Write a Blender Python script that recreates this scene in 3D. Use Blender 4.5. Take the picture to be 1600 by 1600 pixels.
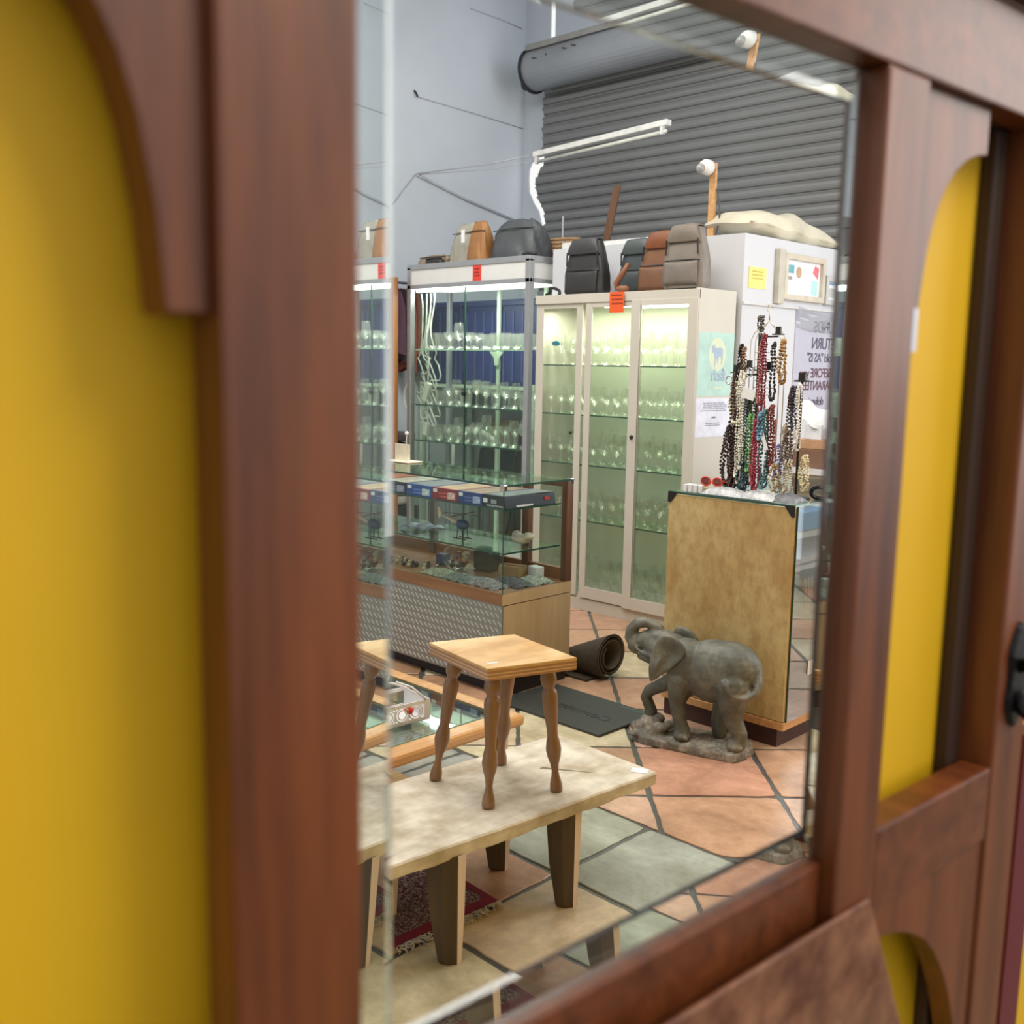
import bpy, math, random
from math import sin, cos, pi, radians
from mathutils import Matrix, Vector
random.seed(7)
for o in list(bpy.data.objects):
    bpy.data.objects.remove(o)
SC = bpy.context.scene
COL = SC.collection

# ------------------------------------------------------------------ camera
cam_data = bpy.data.cameras.new('camera')
cam = bpy.data.objects.new('camera', cam_data)
COL.objects.link(cam)
CR = Vector((0.70980329, 0.70418810, 0.01727441))
CD = Vector((0.11248405, -0.08910392, -0.98965036))
CF = Vector((-0.69536079, 0.70440018, -0.14245618))
m = Matrix.Identity(4)
for i in range(3):
    m[i][0] = CR[i]; m[i][1] = -CD[i]; m[i][2] = -CF[i]
m[2][3] = 1.55
cam.matrix_world = m
cam_data.sensor_width = 36
cam_data.lens = 36.0
cam_data.clip_start = 0.02
cam_data.dof.use_dof = True
cam_data.dof.focus_distance = 3.9
cam_data.dof.aperture_fstop = 4.8
SC.camera = cam

# ------------------------------------------------------------------ light
SC.view_settings.view_transform = 'Standard'
SC.view_settings.look = 'None'
SC.view_settings.gamma = 1.0
SC.view_settings.exposure = 0.0
SC.view_settings.use_curve_mapping = False
SC.cycles.max_bounces = 10
SC.cycles.transparent_max_bounces = 40
SC.cycles.caustics_reflective = False
SC.cycles.caustics_refractive = False
SC.cycles.sample_clamp_indirect = 4.0

world = bpy.data.worlds.new('daylight')
SC.world = world
world.use_nodes = True
bg = world.node_tree.nodes['Background']
bg.inputs[0].default_value = (0.97, 0.97, 0.96, 1)
bg.inputs[1].default_value = 1.0


def area(name, loc, target, sx, sy, power, color=(1, 1, 1)):
    d = bpy.data.lights.new(name, 'AREA')
    d.shape = 'RECTANGLE'; d.size = sx; d.size_y = sy
    d.energy = power; d.color = color
    o = bpy.data.objects.new(name, d)
    COL.objects.link(o)
    o.location = loc
    dirv = Vector(target) - Vector(loc)
    o.rotation_euler = dirv.to_track_quat('-Z', 'Y').to_euler()
    return o


# shop ceiling lamps, shop-front daylight on the right, and the lamp over the hall stand
area('ceiling_lamp_light', (-2.6, 2.2, 4.2), (-2.8, 2.8, 0), 2.4, 1.2, 98, (1.0, 0.96, 0.88))
area('ceiling_lamp_light', (-4.6, 3.6, 4.3), (-4.6, 4.4, 0), 2.4, 1.2, 78, (1.0, 0.97, 0.90))
area('window_and_fill_light', (-0.75, 5.6, 2.2), (-3.2, 4.2, 0.9), 2.6, 2.4, 92, (0.92, 0.96, 1.0))
area('window_and_fill_light', (-4.2, 5.9, 4.6), (-6.6, 6.2, 3.2), 1.6, 1.6, 24, (0.82, 0.89, 1.0))  # added fill that brightens the left and back wall, no window there
area('hall_lamp_light', (0.7, 1.2, 3.1), (-0.4, -0.2, 1.4), 0.9, 0.9, 34, (1.0, 0.92, 0.80))
area('hall_window_light', (0.6, 2.6, 2.1), (-0.35, 1.0, 1.3), 0.5, 1.2, 10, (1.0, 0.96, 0.92))

# ------------------------------------------------------------------ materials
MATS = {}


def nodes_of(name):
    mt = bpy.data.materials.new(name)
    mt.use_nodes = True
    nt = mt.node_tree
    return mt, nt, nt.nodes['Principled BSDF']


def ramp(nt, fac, stops):
    r = nt.nodes.new('ShaderNodeValToRGB')
    e = r.color_ramp.elements
    while len(e) < len(stops):
        e.new(0.5)
    for k, (p, c) in enumerate(stops):
        e[k].position = p
        e[k].color = (c[0], c[1], c[2], 1)
    nt.links.new(fac, r.inputs[0])
    return r.outputs[0]


def lin(r, g, b):
    f = lambda c: (c / 255 / 12.92) if c / 255 <= 0.04045 else ((c / 255 + 0.055) / 1.055) ** 2.4
    return (f(r), f(g), f(b))


def coords(nt, scale=(1, 1, 1), rot=(0, 0, 0), obj=True):
    tc = nt.nodes.new('ShaderNodeTexCoord')
    mp = nt.nodes.new('ShaderNodeMapping')
    mp.inputs['Scale'].default_value = scale
    mp.inputs['Rotation'].default_value = rot
    nt.links.new(tc.outputs['Object'], mp.inputs[0])
    return mp.outputs[0]


def noise(nt, vec, scale, detail=4, rough=0.55, dist=0.0):
    n = nt.nodes.new('ShaderNodeTexNoise')
    n.inputs['Scale'].default_value = scale
    n.inputs['Detail'].default_value = detail
    n.inputs['Roughness'].default_value = rough
    n.inputs['Distortion'].default_value = dist
    nt.links.new(vec, n.inputs['Vector'])
    return n.outputs['Fac']


def bump(nt, b, fac, strength, dist=0.01):
    bp = nt.nodes.new('ShaderNodeBump')
    bp.inputs['Strength'].default_value = strength
    bp.inputs['Distance'].default_value = dist
    nt.links.new(fac, bp.inputs['Height'])
    nt.links.new(bp.outputs[0], b.inputs['Normal'])


def plain(name, c, rough=0.5, metal=0.0, var=0.12, scale=14, bmp=0.0, spec=0.5, coat=0.0):
    """one colour with a gentle mottling"""
    if name in MATS:
        return MATS[name]
    mt, nt, b = nodes_of(name)
    c = lin(*c)
    v = coords(nt)
    f = noise(nt, v, scale)
    lo = [x * (1 - var) for x in c]; hi = [min(1, x * (1 + var)) for x in c]
    nt.links.new(ramp(nt, f, [(0.3, lo), (0.7, hi)]), b.inputs['Base Color'])
    b.inputs['Roughness'].default_value = rough
    b.inputs['Metallic'].default_value = metal
    b.inputs['Specular IOR Level'].default_value = spec
    b.inputs['Coat Weight'].default_value = coat
    if bmp:
        bump(nt, b, noise(nt, v, scale * 4), bmp)
    MATS[name] = mt
    return mt


def wood(name, dark, light, axis=0, scale=9, stretch=14, rough=0.4, coat=0.0, blot=None, bmp=0.05):
    """grain running along one axis of the object"""
    if name in MATS:
        return MATS[name]
    mt, nt, b = nodes_of(name)
    s = [stretch, stretch, stretch]
    s[axis] = 1
    v = coords(nt, scale=s)
    f = noise(nt, v, scale / 3, 6, 0.6, 0.3)
    c1, c2 = lin(*dark), lin(*light)
    out = ramp(nt, f, [(0.28, c1), (0.72, c2)])
    if blot:
        v2 = coords(nt)
        f2 = noise(nt, v2, blot[0], 3, 0.6)
        mx = nt.nodes.new('ShaderNodeMix'); mx.data_type = 'RGBA'; mx.blend_type = 'MULTIPLY'
        r2 = ramp(nt, f2, [(0.35, lin(*blot[1])), (0.65, (1, 1, 1))])
        mx.inputs[0].default_value = 1.0
        nt.links.new(out, mx.inputs[6]); nt.links.new(r2, mx.inputs[7])
        out = mx.outputs[2]
    nt.links.new(out, b.inputs['Base Color'])
    b.inputs['Roughness'].default_value = rough
    b.inputs['Coat Weight'].default_value = coat
    b.inputs['Coat Roughness'].default_value = 0.25
    if bmp:
        bump(nt, b, f, bmp)
    MATS[name] = mt
    return mt


def thin_glass(name, tint=(0.965, 0.99, 0.975), edge=(0.85, 0.95, 0.9), rough=0.02, base=0.03, blend=0.35, haze=0.0):
    """sheet glass or thin blown glass: transmits straight through, mirrors at grazing angles"""
    if name in MATS:
        return MATS[name]
    mt = bpy.data.materials.new(name); mt.use_nodes = True
    nt = mt.node_tree; nt.nodes.clear()
    out = nt.nodes.new('ShaderNodeOutputMaterial')
    mix = nt.nodes.new('ShaderNodeMixShader')
    tr = nt.nodes.new('ShaderNodeBsdfTransparent'); tr.inputs[0].default_value = (*tint, 1)
    if haze:
        df = nt.nodes.new('ShaderNodeBsdfTranslucent'); df.inputs[0].default_value = (0.95, 0.97, 0.92, 1)  # translucent white mixed in to imitate whitish sparkle on the glass
        dm = nt.nodes.new('ShaderNodeMixShader'); dm.inputs[0].default_value = haze
        nt.links.new(tr.outputs[0], dm.inputs[1]); nt.links.new(df.outputs[0], dm.inputs[2])
    gl = nt.nodes.new('ShaderNodeBsdfGlossy'); gl.inputs['Roughness'].default_value = rough
    gl.inputs['Color'].default_value = (*edge, 1)
    lw = nt.nodes.new('ShaderNodeLayerWeight'); lw.inputs[0].default_value = blend
    mr = nt.nodes.new('ShaderNodeMapRange'); mr.inputs['To Min'].default_value = base; mr.inputs['To Max'].default_value = 0.9
    pw = nt.nodes.new('ShaderNodeMath'); pw.operation = 'POWER'; pw.inputs[1].default_value = 4.0 if base < 0.08 else 1.8
    nt.links.new(lw.outputs['Facing'], pw.inputs[0]); lw.inputs[0].default_value = 0.5
    mr.inputs['To Max'].default_value = 0.75
    nt.links.new(pw.outputs[0], mr.inputs['Value'])
    nt.links.new(mr.outputs[0], mix.inputs[0])
    nt.links.new((dm if haze else tr).outputs[0], mix.inputs[1]); nt.links.new(gl.outputs[0], mix.inputs[2])
    nt.links.new(mix.outputs[0], out.inputs[0])
    MATS[name] = mt
    return mt


def glow(name, c, strength):
    if name in MATS:
        return MATS[name]
    mt, nt, b = nodes_of(name)
    b.inputs['Emission Color'].default_value = (*c, 1)
    b.inputs['Emission Strength'].default_value = strength
    b.inputs['Base Color'].default_value = (0.9, 0.9, 0.9, 1)
    MATS[name] = mt
    return mt


# ------------------------------------------------------------------ geometry helpers
ROOTM = {}


class MB:
    """collects verts and faces in world coordinates; build() links them as ONE mesh object"""
    def __init__(s):
        s.v = []; s.f = []

    def add(s, verts, faces):
        k = len(s.v)
        s.v.extend([tuple(p) for p in verts])
        s.f.extend([tuple(k + i for i in f) for f in faces])
        return s

    def hexa(s, p):
        """8 corners: bottom 0-3 counter-clockwise, top 4-7"""
        return s.add(p, [(3, 2, 1, 0), (4, 5, 6, 7), (0, 1, 5, 4), (1, 2, 6, 5), (2, 3, 7, 6), (3, 0, 4, 7)])

    def box(s, x0, x1, y0, y1, z0, z1):
        if x0 > x1: x0, x1 = x1, x0
        if y0 > y1: y0, y1 = y1, y0
        if z0 > z1: z0, z1 = z1, z0
        return s.hexa([(x0, y0, z0), (x1, y0, z0), (x1, y1, z0), (x0, y1, z0),
                       (x0, y0, z1), (x1, y0, z1), (x1, y1, z1), (x0, y1, z1)])

    def obox(s, c, size, M=None):
        M = M or Matrix.Identity(3)
        hx, hy, hz = size[0] / 2, size[1] / 2, size[2] / 2
        c = Vector(c)
        return s.hexa([c + M @ Vector(q) for q in [(-hx, -hy, -hz), (hx, -hy, -hz), (hx, hy, -hz), (-hx, hy, -hz),
                                                   (-hx, -hy, hz), (hx, -hy, hz), (hx, hy, hz), (-hx, hy, hz)]])

    def prism(s, pts0, pts1):
        """two matching outlines"""
        n = len(pts0)
        k = len(s.v)
        s.v.extend([tuple(p) for p in pts0]); s.v.extend([tuple(p) for p in pts1])
        s.f.append(tuple(k + i for i in reversed(range(n))))
        s.f.append(tuple(k + n + i for i in range(n)))
        for i in range(n):
            j = (i + 1) % n
            s.f.append((k + i, k + j, k + n + j, k + n + i))
        return s

    def tube(s, path, r, n=8, closed=False, sq=None):
        P = [Vector(p) for p in path]
        m_ = len(P)
        R = r if isinstance(r, (list, tuple)) else [r] * m_
        prev = None
        k = len(s.v)
        for i in range(m_):
            if closed:
                t = P[(i + 1) % m_] - P[i - 1]
            else:
                t = P[min(i + 1, m_ - 1)] - P[max(i - 1, 0)]
            t.normalize()
            if prev is None:
                a = Vector((0, 0, 1)) if abs(t.z) < 0.9 else Vector((1, 0, 0))
                u = t.cross(a).normalized()
            else:
                u = (prev - t * prev.dot(t)).normalized()
            prev = u
            w = t.cross(u)
            for j in range(n):
                a = 2 * pi * j / n
                s.v.append(tuple(P[i] + (u * cos(a) + w * sin(a) * (sq or 1)) * R[i]))
        for i in range(m_ if closed else m_ - 1):
            i2 = (i + 1) % m_
            for j in range(n):
                j2 = (j + 1) % n
                s.f.append((k + i * n + j, k + i * n + j2, k + i2 * n + j2, k + i2 * n + j))
        if not closed:
            s.f.append(tuple(k + j for j in reversed(range(n))))
            s.f.append(tuple(k + (m_ - 1) * n + j for j in range(n)))
        return s

    def lathe(s, prof, c=(0, 0, 0), n=16, M=None):
        """profile of (radius, height) about an axis through c"""
        M = M or Matrix.Identity(3)
        c = Vector(c); k = len(s.v)
        for (r, z) in prof:
            for j in range(n):
                a = 2 * pi * j / n
                s.v.append(tuple(c + M @ Vector((r * cos(a), r * sin(a), z))))
        for i in range(len(prof) - 1):
            for j in range(n):
                j2 = (j + 1) % n
                s.f.append((k + i * n + j, k + i * n + j2, k + (i + 1) * n + j2, k + (i + 1) * n + j))
        if prof[0][0] > 1e-4:
            s.f.append(tuple(k + j for j in reversed(range(n))))
        if prof[-1][0] > 1e-4:
            s.f.append(tuple(k + (len(prof) - 1) * n + j for j in range(n)))
        return s

    def ball(s, c, r, nu=12, nv=8, M=None):
        if not isinstance(r, (list, tuple)):
            r = (r, r, r)
        M = M or Matrix.Identity(3)
        c = Vector(c); k = len(s.v)
        s.v.append(tuple(c + M @ Vector((0, 0, r[2]))))
        for i in range(1, nv):
            ph = pi * i / nv
            for j in range(nu):
                a = 2 * pi * j / nu
                s.v.append(tuple(c + M @ Vector((r[0] * sin(ph) * cos(a), r[1] * sin(ph) * sin(a), r[2] * cos(ph)))))
        s.v.append(tuple(c + M @ Vector((0, 0, -r[2]))))
        for j in range(nu):
            s.f.append((k, k + 1 + j, k + 1 + (j + 1) % nu))
        for i in range(nv - 2):
            for j in range(nu):
                a = k + 1 + i * nu; j2 = (j + 1) % nu
                s.f.append((a + j, a + nu + j, a + nu + j2, a + j2))
        e = len(s.v) - 1; a = k + 1 + (nv - 2) * nu
        for j in range(nu):
            s.f.append((e, a + (j + 1) % nu, a + j))
        return s

    def grid(s, fn, nu, nv):
        k = len(s.v)
        for i in range(nu + 1):
            for j in range(nv + 1):
                s.v.append(tuple(fn(i / nu, j / nv)))
        for i in range(nu):
            for j in range(nv):
                a = k + i * (nv + 1) + j
                s.f.append((a, a + nv + 1, a + nv + 2, a + 1))
        return s

    def build(s, name, mat, parent=None, smooth=False, bevel=0.0, sub=0, remesh=0.0, soft=0, thick=0.0, origin=None):
        me = bpy.data.meshes.new(name)
        if parent is not None:
            T = ROOTM[parent.name].inverted()
        else:
            if origin is None:
                xs = [p[0] for p in s.v]; ys = [p[1] for p in s.v]; zs = [p[2] for p in s.v]
                origin = ((min(xs) + max(xs)) / 2, (min(ys) + max(ys)) / 2, min(zs))
            T = Matrix.Translation(origin).inverted()
        me.from_pydata([tuple(T @ Vector(p)) for p in s.v], [], s.f)
        me.update()
        me.materials.append(mat)
        o = bpy.data.objects.new(name, me)
        COL.objects.link(o)
        if parent is not None:
            o.parent = parent
            ROOTM[o.name] = ROOTM[parent.name]
        else:
            o.location = origin
            ROOTM[o.name] = Matrix.Translation(origin)
        if smooth:
            for p in me.polygons:
                p.use_smooth = True
        if thick:
            md = o.modifiers.new('thickness', 'SOLIDIFY'); md.thickness = thick; md.offset = 0
        if remesh:
            md = o.modifiers.new('fuse', 'REMESH'); md.mode = 'VOXEL'; md.voxel_size = remesh; md.use_smooth_shade = True
        if soft:
            md = o.modifiers.new('soften', 'SMOOTH'); md.iterations = soft; md.factor = 0.5
        if bevel:
            md = o.modifiers.new('edges', 'BEVEL'); md.width = bevel; md.segments = 2; md.limit_method = 'ANGLE'
        if sub:
            md = o.modifiers.new('sub', 'SUBSURF'); md.levels = sub; md.render_levels = sub
        return o


def tag(o, label, cat, group=None, kind=None):
    o['label'] = label; o['category'] = cat
    if group: o['group'] = group
    if kind: o['kind'] = kind
    return o


def thing(name, label, cat, loc=(0, 0, 0), rotz=0.0, group=None):
    o = bpy.data.objects.new(name, None)
    COL.objects.link(o)
    o.location = loc; o.rotation_euler = (0, 0, rotz)
    o.empty_display_size = 0.05
    ROOTM[o.name] = Matrix.Translation(loc) @ Matrix.Rotation(rotz, 4, 'Z')
    return tag(o, label, cat, group)


def struct(o):
    o['kind'] = 'structure'
    return o


def copy_tree(o, parent=None):
    c = o.copy(); COL.objects.link(c)
    if parent is not None:
        c.parent = parent
    for ch in list(o.children):
        copy_tree(ch, c)
    return c


def lettering(text, pos, xdir, up, size, mat, parent, align='LEFT', name='lettering', spacing=1.0, squeeze=1.0, extrude=0.0008):
    cu = bpy.data.curves.new(name, 'FONT')
    cu.body = text; cu.size = size; cu.extrude = extrude
    cu.align_x = align
    cu.space_character = spacing
    cu.materials.append(mat)
    tmp = bpy.data.objects.new(name, cu)
    COL.objects.link(tmp)
    x = Vector(xdir).normalized(); y = Vector(up).normalized(); z = x.cross(y)
    me = bpy.data.meshes.new_from_object(tmp)
    bpy.data.objects.remove(tmp)
    T = ROOTM[parent.name].inverted()
    for v in me.vertices:
        v.co = T @ (Vector(pos) + x * v.co.x * squeeze + y * v.co.y + z * v.co.z)
    o = bpy.data.objects.new(name, me)
    COL.objects.link(o)
    o.parent = parent
    ROOTM[o.name] = ROOTM[parent.name]
    return o


W_MAHO = wood('mahogany', (72, 32, 9), (122, 64, 27), axis=2, scale=8, stretch=12, rough=0.42, coat=0.12)
W_MAHO_H = wood('mahogany_rail', (74, 33, 10), (118, 62, 29), axis=1, scale=8, stretch=12, rough=0.40, coat=0.12)
W_PINE = wood('pine', (176, 132, 80), (214, 176, 120), axis=0, scale=10, stretch=12, rough=0.45, blot=(5, (205, 175, 140)))
W_TURN = wood('turned_leg_wood', (112, 82, 60), (150, 116, 86), axis=2, scale=10, stretch=8, rough=0.35, coat=0.2)
W_BLEACH = wood('bleached_wood', (206, 200, 186), (238, 232, 218), axis=1, scale=8, stretch=9, rough=0.55, blot=(7, (200, 190, 174)), bmp=0.3)
W_DARK = wood('dark_leg_wood', (56, 45, 33), (88, 72, 52), axis=2, scale=8, stretch=8, rough=0.6, bmp=0.2)
W_OAK = wood('oak', (182, 132, 82), (218, 170, 114), axis=1, scale=10, stretch=12, rough=0.35, coat=0.2)
W_VENEER = wood('light_veneer', (182, 158, 120), (204, 182, 144), axis=2, scale=7, stretch=10, rough=0.45)
W_RAIL = wood('counter_rail_wood', (120, 84, 56), (152, 110, 76), axis=0, scale=7, stretch=10, rough=0.45)
W_BROWN = wood('brown_post_wood', (86, 58, 40), (118, 82, 58), axis=2, scale=8, stretch=10, rough=0.45)
ALU = plain('aluminium', (176, 178, 182), 0.38, 0.7, 0.05)
CHROME = plain('chrome', (210, 212, 215), 0.15, 1.0, 0.03)
WHITE = plain('white_paint', (222, 222, 222), 0.5, 0, 0.04, 5)
CREAMW = plain('cream_laminate', (202, 198, 188), 0.45, 0, 0.03, 4)
BLACK = plain('black_plastic', (28, 28, 30), 0.4)
PAPER = plain('white_paper', (232, 234, 240), 0.7, 0, 0.03, 6)
PRINT = plain('grey_print', (128, 130, 146), 0.7, 0, 0.1, 40)
SHEET = thin_glass('sheet_glass')
SHEETG = thin_glass('green_sheet_glass', (0.94, 0.98, 0.95), (0.8, 0.95, 0.88), base=0.03)
GEDGE = plain('glass_edge', (44, 78, 68), 0.2, 0, 0.1, 30)

# ================================================================== the setting
FO = Vector((-0.43978723, 0.3305349, 0)); FDM = Vector((0.06992797, 0.99755204, 0)); FN = Vector((0.99755204, -0.06992797, 0))


def FM(s, z, d=0.0):
    """a point on the hall stand's face: s along it, z up, d behind it"""
    p = FO + FDM * s - FN * d
    return (p.x, p.y, z)


def fbox(mb, s0, s1, z0, z1, d0, d1):
    return mb.hexa([FM(s0, z0, d0), FM(s1, z0, d0), FM(s1, z0, d1), FM(s0, z0, d1),
                    FM(s0, z1, d0), FM(s1, z1, d0), FM(s1, z1, d1), FM(s0, z1, d1)])


# floor: hand-cut slate and terracotta tiles in wide grey grout
def clip(poly, a, b, c):
    """keep a*x+b*y<=c"""
    out = []
    n = len(poly)
    for i in range(n):
        p, q = poly[i], poly[(i + 1) % n]
        dp, dq = a * p[0] + b * p[1] - c, a * q[0] + b * q[1] - c
        if dp <= 0: out.append(p)
        if dp * dq < 0:
            t = dp / (dp - dq)
            out.append((p[0] + (q[0] - p[0]) * t, p[1] + (q[1] - p[1]) * t))
    return out


def tile_outline(poly, gap):
    n = len(poly)
    cx = sum(p[0] for p in poly) / n; cy = sum(p[1] for p in poly) / n
    area_ = 0
    for i in range(n):
        x0, y0 = poly[i]; x1, y1 = poly[(i + 1) % n]
        area_ += x0 * y1 - x1 * y0
    if abs(area_) / 2 < 0.006: return None
    if area_ < 0: poly = poly[::-1]
    q = list(poly)
    for i in range(n):
        x0, y0 = poly[i]; x1, y1 = poly[(i + 1) % n]
        L = math.hypot(x1 - x0, y1 - y0)
        if L < 1e-6: continue
        nx, ny = (y1 - y0) / L, -(x1 - x0) / L
        g = gap * random.uniform(0.75, 1.35)
        q = clip(q, nx, ny, nx * x0 + ny * y0 - g)
        if len(q) < 3: return None
    out = []
    for i in range(len(q)):
        p0 = Vector((*q[i], 0)); p1 = Vector((*q[(i + 1) % len(q)], 0))
        L = (p1 - p0).length
        if L < 0.01: continue
        k = max(1, int(L / 0.035))
        nn = Vector((p1.y - p0.y, p0.x - p1.x, 0)).normalized()
        for j in range(k):
            w = 0 if j == 0 else random.uniform(-0.0028, 0.0022)
            p = p0.lerp(p1, j / k) + nn * w
            if j == 0:
                p = p + (Vector((cx, cy, 0)) - p).normalized() * random.uniform(0.0, 0.009)
            out.append((p.x, p.y))
    return out


def floor_tiles():
    verts, faces, tints = [], [], []
    TC = {'terra': (190, 150, 122), 'pink': (196, 166, 144), 'sand': (198, 182, 152), 'grey': (162, 164, 154), 'green': (164, 166, 148), 'straw': (200, 190, 158)}
    fixed = {(0, 0): 'grey', (-1, 0): 'green', (-1, -1): 'terra', (0, -1): 'sand', (-1, -2): 'sand', (0, -2): 'straw'}
    fixed_d = {(0, 0): 'terra', (0, 1): 'pink', (-1, 0): 'terra', (-1, 1): 'straw', (1, 0): 'terra', (1, 1): 'pink', (-1, 2): 'terra', (0, 2): 'terra', (-1, 3): 'straw', (0, 3): 'sand',
               (-2, 1): 'sand', (-2, 2): 'terra', (1, 2): 'terra'}

    def put(poly, colr, gap):
        o = tile_outline(poly, gap)
        if not o: return
        n = len(o); k = len(verts)
        dz = random.uniform(-0.0006, 0.0006)
        c = [x * random.uniform(0.95, 1.05) for x in lin(*TC[colr])]
        cx = sum(p[0] for p in o) / n; cy = sum(p[1] for p in o) / n
        for p in o:
            verts.append((cx + (p[0] - cx) * 0.99, cy + (p[1] - cy) * 0.99, dz)); tints.append(c)
        for p in o: verts.append((p[0], p[1], dz - 0.0022)); tints.append(c)
        for p in o: verts.append((p[0], p[1], -0.007)); tints.append(c)
        faces.append(tuple(range(k, k + n)))
        for i in range(n):
            j = (i + 1) % n
            faces.append((k + i, k + n + i, k + n + j, k + j))
            faces.append((k + n + i, k + 2 * n + i, k + 2 * n + j, k + n + j))
    P = 0.467
    for i in range(-11, 5):
        for j in range(-10, 1):
            x0 = -1.97 + i * P; y1 = 2.685 + j * P
            poly = [(x0, y1 - P), (x0 + P, y1 - P), (x0 + P, y1), (x0, y1)]
            put(poly, fixed.get((i, j), random.choice(['grey', 'green', 'sand', 'straw', 'terra'])), 0.0085)
    A0, B0, Q = 0.77, 5.03, 0.672
    for i in range(-12, 14):
        for j in range(-8, 14):
            a0, a1 = A0 + i * Q, A0 + (i + 1) * Q
            b0, b1 = B0 + j * Q, B0 + (j + 1) * Q
            if i > -2: a0 += 0
            f = lambda a, b: ((a - b) / 2, (a + b) / 2)
            poly = [f(a0, b0), f(a0, b1), f(a1, b1), f(a1, b0)]
            if max(p[1] for p in poly) < 2.69 or min(p[1] for p in poly) > 7.2: continue
            if max(p[0] for p in poly) < -7.2 or min(p[0] for p in poly) > 0.5: continue
            poly = clip(poly, 0, -1, -2.685)
            if len(poly) < 3: continue
            put(poly, fixed_d.get((i, j), random.choice(['terra', 'pink', 'sand', 'straw', 'terra'])), 0.0095)
    k = len(verts)
    verts.extend([(-7.4, -9, -0.0045), (9.0, -9, -0.0045), (9.0, 7.6, -0.0045), (-7.4, 7.6, -0.0045)])
    tints.extend([(0.10, 0.105, 0.10)] * 4)
    faces.append((k, k + 1, k + 2, k + 3))
    me = bpy.data.meshes.new('floor'); me.from_pydata(verts, [], faces); me.update()
    ca = me.color_attributes.new('tint', 'FLOAT_COLOR', 'POINT')
    for i, c in enumerate(tints): ca.data[i].color = (c[0], c[1], c[2], 1)
    mt, nt, b = nodes_of('stone_tiles')
    at = nt.nodes.new('ShaderNodeVertexColor'); at.layer_name = 'tint'
    v = coords(nt)
    f1 = noise(nt, v, 3.5, 7, 0.65, 0.6); f2 = noise(nt, v, 22, 5, 0.7)
    mx = nt.nodes.new('ShaderNodeMix'); mx.data_type = 'RGBA'; mx.blend_type = 'MULTIPLY'; mx.inputs[0].default_value = 1
    nt.links.new(at.outputs[0], mx.inputs[6])
    nt.links.new(ramp(nt, f1, [(0.3, (0.66, 0.62, 0.57)), (0.5, (0.98, 0.97, 0.96)), (0.66, (1.28, 1.3, 1.34))]), mx.inputs[7])
    mx2 = nt.nodes.new('ShaderNodeMix'); mx2.data_type = 'RGBA'; mx2.blend_type = 'MULTIPLY'; mx2.inputs[0].default_value = 0.6
    nt.links.new(mx.outputs[2], mx2.inputs[6])
    nt.links.new(ramp(nt, f2, [(0.35, (0.8, 0.8, 0.8)), (0.65, (1.12, 1.12, 1.12))]), mx2.inputs[7])
    nt.links.new(mx2.outputs[2], b.inputs['Base Color'])
    b.inputs['Roughness'].default_value = 0.33
    bump(nt, b, f1, 0.12)
    me.materials.append(mt)
    o = bpy.data.objects.new('floor', me); COL.objects.link(o)
    struct(o)


floor_tiles()

WALLBLUE = plain('pale_wall_plaster', (190, 198, 207), 0.8, 0, 0.06, 1.2, 0.03)
WALLWHITE = plain('white_wall_plaster', (204, 206, 212), 0.75, 0, 0.03, 1.5)
CEILM = plain('ceiling_paint', (225, 225, 222), 0.8, 0, 0.02, 1)
struct(MB().box(-6.80, -6.74, -2.2, 6.915, 0, 4.9).build('wall_left', WALLBLUE))
wb = MB()
# pier beside the shutter, broken away where the shutter's edge is torn
pier = [(-6.74, 0.0), (-6.445, 0.0), (-6.445, 2.66), (-6.49, 2.75), (-6.545, 2.92), (-6.61, 3.0), (-6.668, 3.10), (-6.676, 3.21), (-6.672, 3.30), (-6.64, 3.35), (-6.60, 3.385), (-6.445, 3.41), (-6.445, 4.9), (-6.74, 4.9)]
wb.prism([(x, 6.9, z) for x, z in pier], [(x, 6.915, z) for x, z in pier])
wb.box(-6.385, -0.3, 6.9, 6.96, 4.28, 4.9)        # above the shutter
wb.box(-3.42, -0.3, 6.9, 7.1, 0, 4.28)
wb.box(-6.50, -3.42, 6.9, 7.1, 0, 2.0)
struct(wb.build('wall_back', WALLBLUE))
struct(MB().box(-6.94, -0.2, -2.2, 7.1, 4.9, 5.0).build('ceiling', CEILM))

# yellow wall that carries the hall stand, its opening behind the mirror
YEL = plain('yellow_wall_paint', (214, 168, 8), 0.62, 0, 0.05, 3, 0.02)
yw = MB()
for a in [(-2.6, -0.03, 0, 3.1), (0.63, 6.4, 0, 3.1), (-0.03, 0.63, 0, 1.04), (-0.03, 0.63, 1.842, 3.1)]:
    fbox(yw, a[0], a[1], a[2], a[3], 0.055, 0.065)
struct(yw.build('wall_right', YEL))
MAROON = plain('maroon_paint', (92, 16, 32), 0.5, 0, 0.06, 4)
struct(fbox(MB(), 1.005, 1.06, 0, 1.10, 0.035, 0.054).build('trim_1', MAROON))

# partition of the office box behind the white cabinet
pt = MB()
pt.box(-4.86, -3.35, 5.28, 6.85, 0, 2.33)
struct(pt.build('partition_wall', WALLWHITE))
struct(MB().box(-3.351, -3.335, 5.275, 6.85, 1.925, 1.94).build('trim_2', plain('trim_white', (205, 205, 205), 0.5)))

# ================================================================== the hall stand with its bevelled mirror
hs = thing('hall_stand', 'polished mahogany hall stand with a mirror against the yellow wall', 'hall stand', FM(0.25, 0, 0.02), math.atan2(FDM.y, FDM.x))


def frame_part(name, mat, boxes, bevel=0.003, label=None):
    mb_ = MB()
    for b_ in boxes: fbox(mb_, *b_)
    o = mb_.build(name, mat, hs, bevel=bevel)
    if label: o['label'] = label
    return o


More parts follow.
